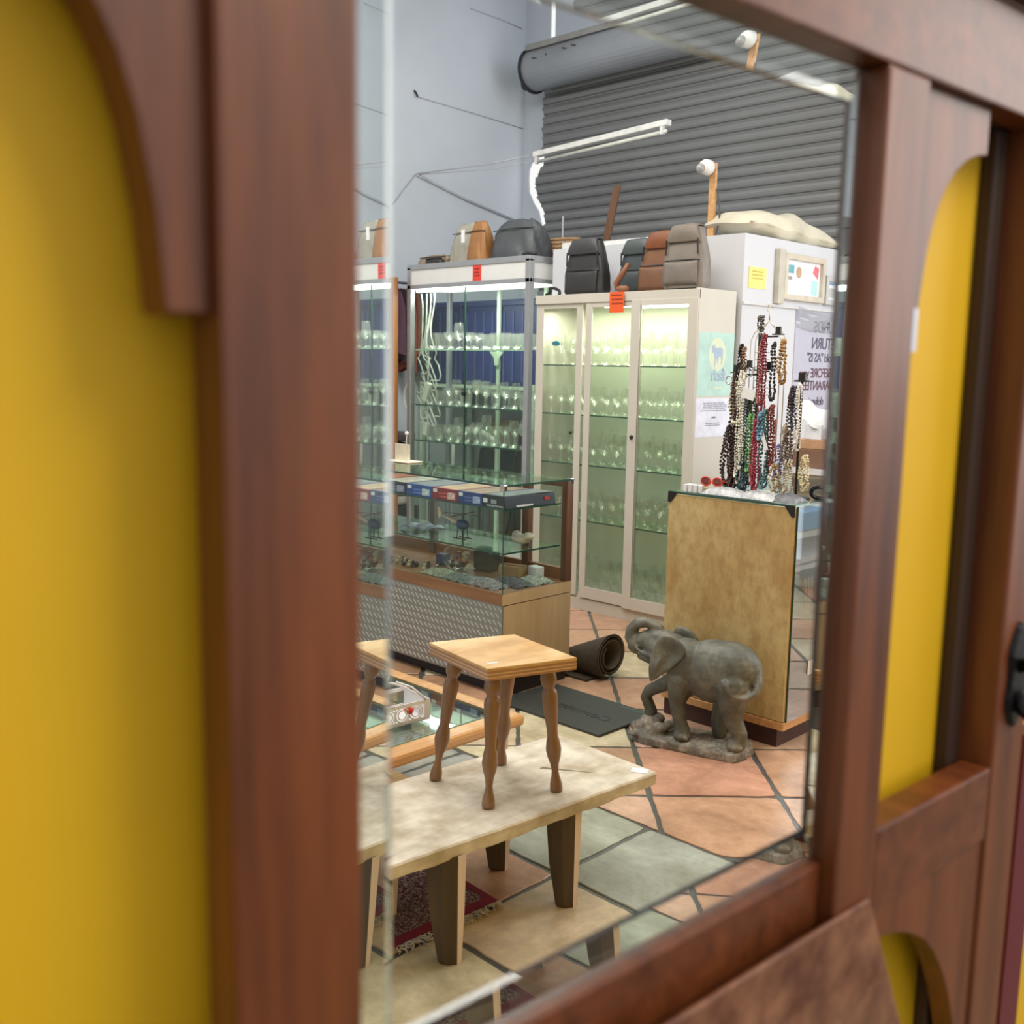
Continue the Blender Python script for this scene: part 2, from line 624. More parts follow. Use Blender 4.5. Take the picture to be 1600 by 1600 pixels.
frame_part('stile', W_MAHO, [(-0.078, 0.0, 0.25, 1.80, 0, 0.035)])
frame_part('stile', W_MAHO, [(0.512, 0.582, 0.25, 1.80, 0, 0.035)])
frame_part('stile', W_MAHO, [(0.828, 0.905, 0.0, 2.02, 0, 0.05)])
frame_part('stile', W_MAHO, [(-0.40, -0.325, 0.0, 2.02, 0, 0.05)])
frame_part('rail', W_MAHO_H, [(-0.325, 0.828, 1.80, 1.892, -0.001, 0.036)])
frame_part('rail', W_MAHO_H, [(0.0, 0.512, 1.036, 1.0985, 0.016, 0.040)])
frame_part('rail', W_MAHO_H, [(0.582, 0.828, 1.028, 1.114, 0.001, 0.036)])
frame_part('rail', W_MAHO_H, [(-0.325, -0.078, 1.028, 1.114, 0.001, 0.036)])
frame_part('cornice', W_MAHO_H, [(-0.42, 0.93, 1.905, 1.93, -0.03, 0.05), (-0.40, 0.905, 1.892, 1.905, 0.006, 0.05)])
# arched brackets in the top corners of the side bays
BR = [(0.0, 1.571), (0.022, 1.571), (0.026, 1.617), (0.033, 1.657), (0.041, 1.683), (0.049, 1.70), (0.060, 1.717), (0.076, 1.734), (0.097, 1.747), (0.118, 1.754), (0.137, 1.757), (0.137, 1.80), (0.0, 1.80)]
for sgn, base in ((-1, -0.078), (1, 0.582)):
    o = MB().prism([FM(base + sgn * a, z, 0.010) for a, z in BR], [FM(base + sgn * a, z, 0.040) for a, z in BR]).build('bracket', W_MAHO, hs, bevel=0.0015)
# lower arch under the right and left bays
AR = [(0.0, 1.028), (0.246, 1.028), (0.246, 0.76), (0.228, 0.775), (0.216, 0.80), (0.205, 0.83), (0.192, 0.862), (0.174, 0.894), (0.152, 0.925), (0.125, 0.952), (0.092, 0.972), (0.06, 0.985), (0.03, 0.992), (0.0, 0.994)]
MB().prism([FM(0.582 + a, z, 0.004) for a, z in AR], [FM(0.582 + a, z, 0.030) for a, z in AR]).build('lower_arch', W_MAHO, hs, bevel=0.0015)
MB().prism([FM(-0.078 - a, z, 0.004) for a, z in AR], [FM(-0.078 - a, z, 0.030) for a, z in AR]).build('lower_arch', W_MAHO, hs, bevel=0.0015)
# back panel under the mirror, and the drawer box that stands proud of it
frame_part('back_panel', W_MAHO_H, [(0.0, 0.512, 0.3, 1.036, 0.018, 0.035)])
W_BOX = wood('glove_box_wood', (112, 68, 42), (152, 102, 72), axis=1, scale=6, stretch=9, rough=0.42, coat=0.3, blot=(22, (170, 130, 110)))
gb = [(-0.05, 1.052), (0.566, 1.052), (0.655, 0.87), (0.70, 0.72), (-0.05, 0.72)]
MB().prism([FM(a, z, -0.006) for a, z in gb], [FM(a, z, -0.0005) for a, z in gb]).build('splash_board', W_BOX, hs, bevel=0.002)['label'] = 'lighter board with a slanting end below the mirror'
# dark strip behind the outer stile
frame_part('dark_strip', wood('dark_strip_wood', (40, 24, 14), (62, 38, 22), axis=2, rough=0.6), [(0.80, 0.828, 0.3, 1.80, 0.038, 0.054)])
# mirror: the bevelled edge of the thick glass, a wedge that bends the view
GL = bpy.data.materials.new('bevelled_glass'); GL.use_nodes = True
_nt = GL.node_tree; _nt.nodes.clear()
_o = _nt.nodes.new('ShaderNodeOutputMaterial'); _g = _nt.nodes.new('ShaderNodeBsdfGlass')
_g.inputs['IOR'].default_value = 1.5; _g.inputs['Roughness'].default_value = 0.0; _g.inputs['Color'].default_value = (0.97, 0.99, 0.98, 1)
_nt.links.new(_g.outputs[0], _o.inputs[0])
S0, S1, Z0, Z1 = 0.0, 0.512, 1.094, 1.80
D0, TH = 0.022, 0.0062
BL, BR_, BB, BT = 0.034, 0.019, 0.038, 0.030
gl = MB()
ou = [(S0, Z0), (S1, Z0), (S1, Z1), (S0, Z1)]
inn = [(S0 + BL, Z0 + BB), (S1 - BR_, Z0 + BB), (S1 - BR_, Z1 - BT), (S0 + BL, Z1 - BT)]
for i in range(4):
    j = (i + 1) % 4
    # wedge: thin at the frame, thick towards the middle
    a = FM(*ou[i], D0 + TH - 0.0012); b_ = FM(*ou[j], D0 + TH - 0.0012); c = FM(*inn[j], D0); d = FM(*inn[i], D0)
    a2 = FM(*ou[i], D0 + TH); b2 = FM(*ou[j], D0 + TH); c2 = FM(*inn[j], D0 + TH); d2 = FM(*inn[i], D0 + TH)
    gl = MB().hexa([a2, b2, c2, d2, a, b_, c, d])
    o = gl.build('mirror_bevel', GL, hs)
    o['label'] = 'bevelled glass edge of the mirror'
IRON = plain('black_cast_iron', (22, 21, 22), 0.42, 0.6, 0.2, 40, 0.2)
# cast iron coat hook on the outer stile
hk = thing('coat_hook', 'black cast iron coat hook on the outer right stile of the hall stand', 'coat hook', FM(0.865, 1.20, 0), math.atan2(FDM.y, FDM.x))
MB().prism([FM(0.865 + 0.024 * cos(t) * (1 + .25 * cos(3 * t)), 1.215 + 0.052 * sin(t) * (1 + .15 * cos(4 * t)), -0.006) for t in [2 * pi * i / 24 for i in range(24)]],
           [FM(0.865 + 0.026 * cos(t) * (1 + .25 * cos(3 * t)), 1.215 + 0.054 * sin(t) * (1 + .15 * cos(4 * t)), 0.0) for t in [2 * pi * i / 24 for i in range(24)]]).build('back_plate', IRON, hk, bevel=0.001)
hm = MB()
hm.tube([FM(0.865, 1.225, -0.004), FM(0.864, 1.232, -0.02), FM(0.864, 1.238, -0.035), FM(0.864, 1.246, -0.044)], [0.008, 0.007, 0.006, 0.007], 10)
hm.ball(FM(0.864, 1.25, -0.047), 0.013)
hm.tube([FM(0.865, 1.195, -0.004), FM(0.865, 1.175, -0.014), FM(0.865, 1.166, -0.03), FM(0.865, 1.176, -0.042), FM(0.865, 1.190, -0.046)], [0.009, 0.008, 0.007, 0.006, 0.007], 10)
hm.ball(FM(0.865, 1.194, -0.047), 0.010)
hm.build('hook_arm', IRON, hk, smooth=True)
st = fbox(MB(), 0.588, 0.604, 1.568, 1.607, 0.0085, 0.0099).build('highlight_patch', plain('highlight_white', (205, 208, 222), 0.6))  # pale patch standing in for a highlight on the polished bracket
tag(st, 'small white painted highlight on the wooden bracket right of the mirror', 'sticker')

# ================================================================== white display cabinet full of stemware
CABG = plain('cabinet_back', (200, 207, 184), 0.5, 0, 0.03, 3)
wc = thing('display_cabinet', 'tall cream cabinet with sliding glass doors and lit shelves of stemware', 'display cabinet', (-4.0, 5.06, 0))
c = MB()
c.box(-4.63, -4.605, 4.885, 5.25, 0, 1.985); c.box(-3.395, -3.37, 4.877, 5.25, 0, 1.995)
c.box(-4.605, -3.395, 4.885, 5.25, 1.96, 1.985); c.box(-4.605, -3.395, 4.90, 5.24, 0.02, 0.11)
c.build('carcass', CREAMW, wc, bevel=0.002)
MB().box(-4.605, -3.395, 5.235, 5.25, 0.11, 1.96).build('back_panel', CABG, wc)
MB().box(-4.60, -3.40, 4.888, 4.90, 0.0, 0.075).build('plinth', CREAMW, wc)
MB().box(-4.63, -3.37, 4.872, 4.887, 1.935, 1.99).build('top_rail', CREAMW, wc, bevel=0.002)
for nm, u0, u1, v, zb, sw in (('left', -4.615, -4.235, 4.884, 0.09, 0.05), ('mid', -4.205, -3.775, 4.878, 0.085, 0.05), ('right', -3.845, -3.372, 4.868, 0.078, 0.066)):
    d = MB()
    d.box(u0, u0 + sw, v, v + 0.008, zb, 1.94); d.box(u1 - sw, u1, v, v + 0.008, zb, 1.94)
    d.box(u0 + sw, u1 - sw, v, v + 0.008, zb, zb + 0.075); d.box(u0 + sw, u1 - sw, v, v + 0.008, 1.905, 1.94)
    dd = d.build('sliding_door', CREAMW, wc, bevel=0.0015)
    MB().box(u0 + sw, u1 - sw, v + 0.003, v + 0.006, zb + 0.075, 1.905).build('pane', SHEET, dd)
MB().lathe([(0.011, 0), (0.011, 0.006), (0.006, 0.012)], (-4.31, 4.883, 1.13), 12, Matrix.Rotation(pi / 2, 3, 'X')).build('lock', BLACK, wc)
MB().lathe([(0.013, 0), (0.013, 0.006), (0.007, 0.014)], (-3.81, 4.868, 1.132), 12, Matrix.Rotation(pi / 2, 3, 'X')).build('lock', BLACK, wc)
SH = (1.555, 1.245, 0.93, 0.575)
for z in SH:
    s_ = MB().box(-4.60, -3.40, 4.915, 5.23, z - 0.006, z).build('glass_shelf', SHEETG, wc)
    MB().box(-4.60, -3.40, 4.912, 4.9155, z - 0.007, z + 0.001).build('shelf_edge', GEDGE, s_)
for u in (-4.06, -3.52, -4.55):
    MB().box(u, u + 0.02, 5.225, 5.235, 0.11, 1.94).build('shelf_upright', CREAMW, wc)
TUBE = glow('lamp_tube', (1.0, 0.98, 0.90), 6.0)
for a, b_ in ((-3.83, -3.42), (-4.10, -3.86)):
    MB().box(a, b_, 4.93, 4.955, 1.895 if a > -3.9 else 1.905, 1.93).build('lamp', TUBE, wc)
area('cabinet_lamp_light', (-4.0, 4.99, 1.90), (-4.0, 5.03, 0), 1.1, 0.10, 6.0, (1.0, 1.0, 0.78))
area('cabinet_lamp_light', (-4.0, 4.93, 1.88), (-4.0, 5.3, 0.6), 1.0, 0.05, 3.5, (1.0, 1.0, 0.78))

STEM = thin_glass('blown_glass', (0.96, 0.975, 0.95), (1.0, 1.0, 0.97), base=0.10, rough=0.04, haze=0.08)


def glass_proto(kind):
    if kind == 'wine':
        p = [(0.033, 0.0), (0.030, 0.003), (0.006, 0.007), (0.0035, 0.02), (0.0035, 0.075), (0.008, 0.085), (0.027, 0.10), (0.036, 0.125), (0.034, 0.155), (0.029, 0.18)]
    elif kind == 'flute':
        p = [(0.030, 0.0), (0.027, 0.003), (0.005, 0.007), (0.0035, 0.02), (0.0035, 0.07), (0.012, 0.085), (0.022, 0.11), (0.025, 0.15), (0.024, 0.215)]
    elif kind == 'coupe':
        p = [(0.032, 0.0), (0.028, 0.003), (0.006, 0.007), (0.004, 0.02), (0.004, 0.06), (0.014, 0.07), (0.035, 0.085), (0.042, 0.105), (0.043, 0.125)]
    else:
        p = [(0.0, 0.004), (0.030, 0.004), (0.032, 0.0), (0.034, 0.03), (0.037, 0.075), (0.039, 0.105)]
    b_ = MB(); b_.lathe(p, (0, 0, 0), 14)
    me = bpy.data.meshes.new('stemware'); me.from_pydata(b_.v, [], [f for f in b_.f if len(f) == 4]); me.update()
    for q in me.polygons: q.use_smooth = True
    me.materials.append(STEM)
    return me


GK = {k: glass_proto(k) for k in ('wine', 'flute', 'coupe', 'tumbler')}
GN = {'wine': 'wine_glass', 'flute': 'champagne_flute', 'coupe': 'coupe_glass', 'tumbler': 'tumbler'}


def put_glass(kind, x, y, z, s, label, group):
    o = bpy.data.objects.new(GN[kind], GK[kind])
    o.location = (x, y, z); o.scale = (s, s, s * random.uniform(0.95, 1.05)); o.rotation_euler = (0, 0, random.uniform(0, 6))
    COL.objects.link(o)
    tag(o, label, 'glass', group)


LV = [(1.556, 'topmost shelf'), (1.246, 'second shelf from the top'), (0.931, 'middle shelf'), (0.576, 'second lowest shelf'), (0.112, 'floor')]
KW = {'wine': 'clear wine glass', 'flute': 'clear tall flute', 'coupe': 'clear wide coupe glass', 'tumbler': 'clear straight tumbler'}
for li, (z, nm) in enumerate(LV):
    mix_ = [['flute', 'wine', 'wine'], ['wine', 'coupe', 'wine'], ['wine', 'coupe', 'flute'], ['coupe', 'wine', 'wine'], ['wine', 'flute', 'flute']][li]
    for r_ in range(3):
        for k in range(13):
            kd = mix_[(k // 4 + r_) % 3]
            x = -4.555 + k * 0.0915 + random.uniform(-0.008, 0.008)
            put_glass(kd, x, 4.965 + r_ * 0.092 + random.uniform(-0.008, 0.008), z, random.uniform(0.86, 1.02),
                      KW[kd] + ' standing on the ' + nm + ' of the cream cabinet', KW[kd] + 's on the ' + nm + ' of the cream cabinet')
o = MB().prism([(-4.50 + 0.034 * cos(t), 4.93, 1.69 + 0.016 * sin(t)) for t in [pi * i / 8 for i in range(16)]], [(-4.50 + 0.034 * cos(t), 4.94, 1.69 + 0.016 * sin(t)) for t in [pi * i / 8 for i in range(16)]]).build('oval_ornament', plain('teal_enamel', (20, 120, 150), 0.3), bevel=0.002)
tag(o, 'small teal oval ornament in front of the stemware on the top shelf', 'ornament')
o.location.z = 1.69 - 0.016
# price stickers and the posters on its side
RED = plain('red_sticker', (226, 66, 52), 0.6, 0, 0.03); ORA = plain('orange_sticker', (232, 92, 36), 0.6, 0, 0.03)
DPR = plain('dark_red_print', (120, 40, 30), 0.7)


def scribble(mb, x0, x1, y, z0, z1, rows, seed):
    """short unreadable strokes in rows, on a face that looks towards -y"""
    rr = random.Random(seed)
    for i in range(rows):
        z = z1 - (z1 - z0) * (i + 0.5) / rows
        x = x0 + rr.uniform(0, 0.15) * (x1 - x0)
        while x < x1 - rr.uniform(0, 0.2) * (x1 - x0):
            w = (x1 - x0) * rr.uniform(0.06, 0.16)
            mb.box(x, min(x + w, x1), y - 0.0006, y, z - (z1 - z0) / rows * 0.22, z + (z1 - z0) / rows * 0.22)
            x += w * 1.35


def scribble_u(mb, u, y0, y1, z0, z1, rows, seed, fill=0.25):
    rr = random.Random(seed)
    for i in range(rows):
        z = z1 - (z1 - z0) * (i + 0.5) / rows
        y = y0 + rr.uniform(0, 0.12) * (y1 - y0)
        e = y1 - rr.uniform(0, 0.12) * (y1 - y0)
        while y < e:
            w = (y1 - y0) * rr.uniform(0.04, 0.12)
            mb.box(u, u + 0.0006, y, min(y + w, e), z - (z1 - z0) / rows * fill, z + (z1 - z0) / rows * fill)
            y += w * 1.25


t = thing('price_card', 'orange handwritten price card on the top rail of the cream cabinet', 'price card', (-3.94, 4.86, 1.87))
MB().box(-4.005, -3.895, 4.859, 4.8605, 1.868, 1.99).build('card', ORA, t)
q = MB(); scribble(q, -3.995, -3.905, 4.859, 1.91, 1.982, 3, 3); q.build('handwriting', DPR, t)
pl = thing('poster', 'teal poster with a violet cow on a pale moon, on the cabinet side', 'poster', (-3.368, 5.07, 1.375))
TEAL = plain('teal_print', (176, 208, 200), 0.6, 0, 0.12, 9)
MB().box(-3.3698, -3.3685, 4.886, 5.246, 1.39, 1.752).build('sheet', TEAL, pl)
PALE = plain('pale_yellow_print', (208, 216, 190), 0.7, 0, 0.05); VIO = plain('violet_print', (160, 178, 200), 0.7, 0, 0.05)
circ = [(5.075 + 0.088 * cos(2 * pi * i / 30), 1.628 + 0.095 * sin(2 * pi * i / 30)) for i in range(30)]
MB().prism([(-3.3682, y, z) for y, z in circ], [(-3.3678, y, z) for y, z in circ]).build('pale_disc', PALE, pl)
cow = [(5.018, 1.655), (5.02, 1.672), (5.012, 1.683), (5.026, 1.676), (5.035, 1.676), (5.05, 1.686), (5.046, 1.672), (5.06, 1.664), (5.10, 1.668), (5.125, 1.664), (5.132, 1.65), (5.13, 1.60), (5.12, 1.572), (5.115, 1.572), (5.117, 1.60), (5.107, 1.62),
       (5.09, 1.612), (5.085, 1.58), (5.075, 1.575), (5.073, 1.60), (5.062, 1.61), (5.058, 1.58), (5.052, 1.55), (5.046, 1.55), (5.048, 1.60), (5.04, 1.63), (5.03, 1.64), (5.02, 1.635)]
MB().prism([(-3.3677, y, z) for y, z in cow], [(-3.3672, y, z) for y, z in cow]).build('cow_figure', VIO, pl)
lettering('flash', (-3.3675, 5.165, 1.478), (0, -1, 0), (0, 0, 1), 0.10, VIO, pl, spacing=0.85)
q = MB(); q.box(-3.368, -3.3674, 5.06, 5.135, 1.432, 1.442)
for i in range(12):
    a0, a1 = 2 * pi * i / 12, 2 * pi * (i + 1) / 12
    q.prism([(-3.368, 5.01 + r * cos(a), 1.44 + r * sin(a)) for r, a in ((0.016, a0), (0.02, a0), (0.02, a1), (0.016, a1))], [(-3.3675, 5.01 + r * cos(a), 1.44 + r * sin(a)) for r, a in ((0.016, a0), (0.02, a0), (0.02, a1), (0.016, a1))])
q.build('small_print', PALE, pl)
pl = thing('notice', 'white printed notice below the teal poster on the cabinet side', 'notice', (-3.368, 5.06, 1.155))
MB().box(-3.3698, -3.3685, 4.885, 5.235, 1.155, 1.378).build('sheet', plain('notice_paper', (216, 218, 232), 0.6), pl)
q = MB(); scribble_u(q, -3.3685, 4.93, 5.20, 1.30, 1.355, 5, 5, 0.22); scribble_u(q, -3.3685, 5.04, 5.09, 1.258, 1.275, 1, 6, 0.3); scribble_u(q, -3.3685, 4.98, 5.15, 1.215, 1.24, 2, 8, 0.22)
q.build('print', PRINT, pl)

# ================================================================== aluminium cabinet on the left
ac = thing('glass_display_case', 'aluminium-framed tall glass case with a white header, left of the cream cabinet', 'display case', (-5.55, 5.33, 0))
U0, U1, V0, V1, ZT = -6.205, -4.905, 5.10, 5.54, 2.285
for (u, v) in ((U0, V0), (U1 - 0.045, V0), (U0, V1 - 0.035), (U1 - 0.035, V1 - 0.035)):
    w = 0.045 if v == V0 else 0.035
    MB().box(u, u + w, v, v + w, 0, ZT - 0.02).build('post', ALU, ac, bevel=0.004)
hd = MB()
hd.box(U0 + 0.005, U1 - 0.005, V0 + 0.008, V0 + 0.02, 2.135, 2.245); hd.box(U1 - 0.02, U1 - 0.008, V0 + 0.02, V1 - 0.02, 2.135, 2.245)
hd.build('header_panel', WHITE, ac)
tr = MB()
for z0, z1 in ((2.245, 2.285), (2.105, 2.135)):
    tr.box(U0, U1, V0, V0 + 0.03, z0, z1); tr.box(U1 - 0.03, U1, V0 + 0.03, V1, z0, z1); tr.box(U0, U0 + 0.03, V0 + 0.03, V1, z0, z1); tr.box(U0 + .03, U1 - .03, V1 - 0.03, V1, z0, z1)
tr.build('top_frame', ALU, ac, bevel=0.003)
MB().box(U0 + 0.01, U1 - 0.01, V0 + 0.01, V1 - 0.01, 2.265, 2.275).build('top_panel', WHITE, ac)
MB().box(U0 + 0.01, U1 - 0.01, V0 + 0.012, V1 - 0.012, 2.105, 2.113).build('light_panel', glow('lit_diffuser', (0.97, 1.0, 0.92), 1.3), ac)
MB().box(U0 + 0.05, U1 - 0.06, V0 + 0.05, V0 + 0.075, 2.082, 2.104).build('lamp', glow('case_tube', (1, 0.99, 0.92), 5.0), ac)
MB().box(U0 + 0.045, -5.56, V0 + 0.012, V0 + 0.016, 0.2, 2.10).build('front_pane', SHEETG, ac)
MB().box(-5.565, U1 - 0.045, V0 + 0.018, V0 + 0.022, 0.2, 2.10).build('front_pane', SHEETG, ac)
MB().box(-5.566, -5.558, V0 + 0.011, V0 + 0.0225, 0.2, 2.10).build('pane_edge', GEDGE, ac)
MB().box(U1 - 0.018, U1 - 0.014, V0 + 0.045, V1 - 0.035, 0.2, 2.10).build('side_pane', SHEETG, ac)
MB().lathe([(0.018, 0), (0.018, 0.02), (0.012, 0.024)], (-5.555, 5.11, 1.335), 14, Matrix.Rotation(pi / 2, 3, 'X')).build('lock', BLACK, ac)
bs = MB(); bs.box(U0 + 0.01, U1 - 0.01, V0 + 0.01, V1 - 0.01, 0.0, 0.2)
bs.build('base', WHITE, ac)
MINT = plain('pale_mint_metal', (186, 206, 184), 0.45)
for z, nm in ((1.655, 'upper'), (1.235, 'middle'), (0.96, 'lower')):
    s_ = MB().box(U0 + 0.05, U1 - 0.05, V0 + 0.05, V1 - 0.06, z - 0.008, z).build('glass_shelf', SHEETG, ac)
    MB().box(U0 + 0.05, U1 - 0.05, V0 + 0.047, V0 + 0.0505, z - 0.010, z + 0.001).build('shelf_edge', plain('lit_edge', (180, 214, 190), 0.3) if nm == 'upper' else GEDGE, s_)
for u in (-5.62, -5.14):
    MB().box(u, u + 0.03, V1 - 0.045, V1 - 0.03, 0.2, 2.10).build('back_upright', MINT, ac)
    MB().prism([(u - 0.06, V1 - 0.06, 1.645), (u + 0.09, V1 - 0.06, 1.645), (u + 0.045, V1 - 0.06, 1.60), (u + 0.035, V1 - 0.06, 1.54), (u - 0.005, V1 - 0.06, 1.54), (u - 0.015, V1 - 0.06, 1.60)],
               [(u - 0.06, V1 - 0.05, 1.645), (u + 0.09, V1 - 0.05, 1.645), (u + 0.045, V1 - 0.05, 1.60), (u + 0.035, V1 - 0.05, 1.54), (u - 0.005, V1 - 0.05, 1.54), (u - 0.015, V1 - 0.05, 1.60)]).build('shelf_bracket', MINT, ac)
area('case_lamp_light', (-5.55, 5.22, 2.08), (-5.55, 5.28, 0), 1.1, 0.08, 14, (0.98, 1.0, 0.9))
t = thing('price_card', 'red price card stuck on the white header of the glass case', 'price card', (-5.43, 5.09, 2.13))
MB().box(-5.475, -5.39, 5.104, 5.1075, 2.135, 2.252).build('card', RED, t)
q = MB(); scribble(q, -5.46, -5.405, 5.104, 2.16, 2.23, 3, 9); q.build('handwriting', DPR, t)
for z, nm in ((1.656, 'upper shelf'), (1.236, 'middle shelf'), (0.961, 'lower shelf')):
    for r_ in range(3):
        for k in range(11):
            kd = 'tumbler' if (z > 1.6 and k > 4) else random.choice(['wine', 'coupe', 'tumbler'])
            sc = random.uniform(0.95, 1.15)
            if k < 2 and z < 1.7: kd = 'tumbler'
            put_glass(kd, -6.02 + k * 0.100 + random.uniform(-0.01, 0.01), 5.19 + r_ * 0.105, z, sc,
                      KW[kd] + ' on the ' + nm + ' of the aluminium-framed case', KW[kd] + 's on the ' + nm + ' of the glass case')
# white cables hung up inside its left end
CAB = plain('white_cable', (205, 208, 200), 0.5)
for i in range(6):
    b_ = MB()
    pts = []
    rr = random.Random(20 + i)
    x = -6.125 + 0.028 * i ; y = 5.165 + 0.02 * (i % 2)
    z = 2.07
    for k in range(26):
        a = k * 0.55 + i
        pts.append((x + 0.03 * sin(a * (0.6 if k < 12 else 1.6)) * (1 + k / 18) + 0.03 * k / 26, y + 0.012 * cos(a), z - 1.05 * k / 26 + (0.05 * cos(a * 1.7) if k > 12 else 0)))
    b_.tube(pts, 0.0055, 6)
    o = b_.build('power_cable', CAB, smooth=True)
    tag(o, 'white cable dangling inside the left end of the glass case', 'cable', 'white cables in the left end of the glass case')
b_ = MB(); b_.tube([(-6.212 + 0.0 * i - 0.07 * sin(pi * i / 10), 5.14, 1.42 - 0.028 * i) for i in range(11)], 0.009, 8)
tag(b_.build('cable_loop', CAB, smooth=True), 'white cable loop bulging out left of the glass case post', 'cable')
for i, (x, z, a) in enumerate(((-6.03, 1.33, 0.4), (-6.04, 1.05, 0.1))):
    o = MB().obox((x, 5.16, z), (0.05, 0.04, 0.15 if i == 0 else 0.10), Matrix.Rotation(a, 3, 'Y')).build('power_adapter', CAB, bevel=0.006)
    tag(o, ['long white multi-socket hanging among the cables', 'white plug adapter hanging lowest among the cables'][i], 'adapter')

# ------------------------------------------------------------------ things standing behind the glass case
NAVY = plain('navy_plastic', (34, 42, 92), 0.4, 0, 0.1)


def chair_proto(label, group):
    t = thing('stacking_chair', label, 'chair', (-5.3, 6.1, 0), 0.2, group)
    T = ROOTM[t.name]
    W = lambda x, y, z: tuple(T @ Vector((x, y, z)))
    s_ = MB(); s_.grid(lambda a, b: W(-0.22 + 0.44 * a, -0.22 + 0.42 * b, 0.45 - 0.03 * sin(pi * a) * sin(pi * b)), 8, 8); s_.build('seat', BLACK, t, smooth=True, thick=0.012)
    s_ = MB(); s_.grid(lambda a, b: W(-0.21 + 0.42 * a, 0.20 + 0.05 * b + 0.04 * (1 - sin(pi * a)) * -1, 0.50 + 0.36 * b - 0.03 * (2 * a - 1) ** 2 * b), 10, 8); s_.build('backrest', BLACK, t, smooth=True, thick=0.012)
    for sx in (-1, 1):
        for sy in (-1, 1):
            MB().tube([W(sx * 0.19, sy * 0.18, 0.44), W(sx * 0.22, sy * 0.22, 0.0)], 0.012, 8).build('leg', BLACK, t, smooth=True)
    return t


TB = thing('storage_shelving', 'pale metal shelving with navy crates seen through the tall glass case', 'shelving', (-5.85, 6.2, 0))
for z in (1.38,):
    MB().box(-6.70, -5.36, 5.68, 6.2, z - 0.025, z).build('shelf', MINT, TB)
for x in (-6.70, -5.39):
    for y in (5.68, 6.20):
        MB().box(x, x + 0.03, y - 0.031 if y < 6 else y, y if y < 6 else y + 0.03, 0, 1.40).build('post', MINT, TB)
for i, x in enumerate((-6.46, -6.03, -5.60)):
    t = thing('storage_crate', 'navy plastic crate, ' + ['leftmost', 'middle one', 'rightmost'][i] + ' of three behind the tall glass case', 'crate', (x, 5.93, 1.381), 0, 'navy crates on the shelving')
    q = MB(); q.box(x - 0.2, x + 0.2, 5.72, 6.15, 1.381, 2.02); q.build('body', NAVY, t, bevel=0.02)
    MB().box(x - 0.21, x + 0.21, 5.71, 6.16, 2.0, 2.05).build('lid', plain('navy_lid', (44, 52, 104), 0.4), t, bevel=0.01)
    q = MB()
    for k in range(4): q.box(x - 0.17 + k * 0.1, x - 0.155 + k * 0.1, 5.713, 5.72, 1.42, 1.96)
    q.build('rib', plain('navy_rib', (60, 70, 120), 0.4), t)
for i, (x, w, h, cc, lb) in enumerate(((-6.40, 0.22, 0.20, (168, 146, 112), 'tan carton'), (-6.02, 0.2, 0.26, (120, 96, 74), 'brown carton'), (-5.62, 0.24, 0.18, (196, 192, 176), 'cream carton'), (-5.36, 0.18, 0.25, (70, 66, 66), 'charcoal carton'))):
    o = MB().box(x - w / 2, x + w / 2, 6.32, 6.6, 0.0, 0.42 + h * 3.2).build('carton', plain('backbox_%d' % i, cc, 0.7), bevel=0.004)
    tag(o, lb + ' standing tall behind the glass case and its black chairs', 'box')
ch0 = chair_proto('black metal chair behind the tall glass case, nearer the left', 'black chairs behind the glass case')
ch0.location = (-6.22, 5.92, 0.0); ch0.rotation_euler = (0, 0, 0.05)
c_ = copy_tree(ch0); c_.location = (-5.5, 5.92, 0.0); c_.rotation_euler = (0, 0, -0.05); c_['label'] = 'black metal chair behind the tall glass case, nearer the right'
q = MB(); q.tube([(-6.28 + 0.05 * k, 5.60, 0.93 + 0.10 * sin(pi * k / 12)) for k in range(13)], 0.022, 8); q.tube([(-6.22, 5.60, 0.95), (-6.25, 5.60, 0.40), (-6.22, 5.60, 0.0)], 0.02, 8); q.tube([(-5.70, 5.60, 0.93), (-5.70, 5.60, 0.4), (-5.68, 5.60, 0.0)], 0.02, 8)
tag(q.build('white_curved_frame', WHITE, smooth=True), 'white curved metal frame behind the lower part of the tall glass case', 'frame')
cols = [(74, 48, 62, 'dark plum'), (52, 34, 40, 'blackish brown'), (120, 62, 56, 'faded red'), (110, 58, 50, 'rust brown'), (34, 58, 54, 'dark green'), (40, 40, 60, 'dark blue')]
rk = thing('clothes_rail', 'chrome clothes rail with coats behind the left end of the glass case', 'clothes rail', (-6.6, 5.8, 0))
for y in (5.28, 5.66):
    MB().tube([(-6.6, y, 0), (-6.6, y, 2.20)], 0.012, 8).build('upright', CHROME, rk)
MB().tube([(-6.6, 5.28, 2.19), (-6.6, 5.66, 2.19)], 0.012, 8).build('rail', CHROME, rk)
for i, cc in enumerate(cols):
    y = 5.32 + i * 0.058
    b_ = MB()
    b_.grid(lambda a, b, y=y: (-6.60 + (0.06 + 0.05 * min(1, b * 4)) * sin(2 * pi * a), y + 0.030 * cos(2 * pi * a) * (0.5 + b * 0.6) + 0.005 * sin(14 * pi * a) * b, 2.15 - 0.04 * abs(sin(2 * pi * a)) - (0.50 + 0.07 * (i % 3)) * b), 28, 8)
    o = b_.build('coat', plain('cloth_%d' % i, cc[:3], 0.9), smooth=True)
    tag(o, cc[3] + ' coat hanging on the rail behind the glass case', 'coat')
lk = thing('locker', 'grey metal locker in the corner behind the glass case', 'locker', (-6.6, 6.3, 0))
MB().box(-6.72, -6.53, 6.30, 6.75, 0, 1.66).build('body', plain('grey_locker', (160, 168, 162), 0.5), lk, bevel=0.004)
MB().box(-6.71, -6.54, 6.292, 6.30, 0.05, 1.61).build('door', plain('grey_locker_door', (168, 176, 170), 0.5), lk, bevel=0.003)
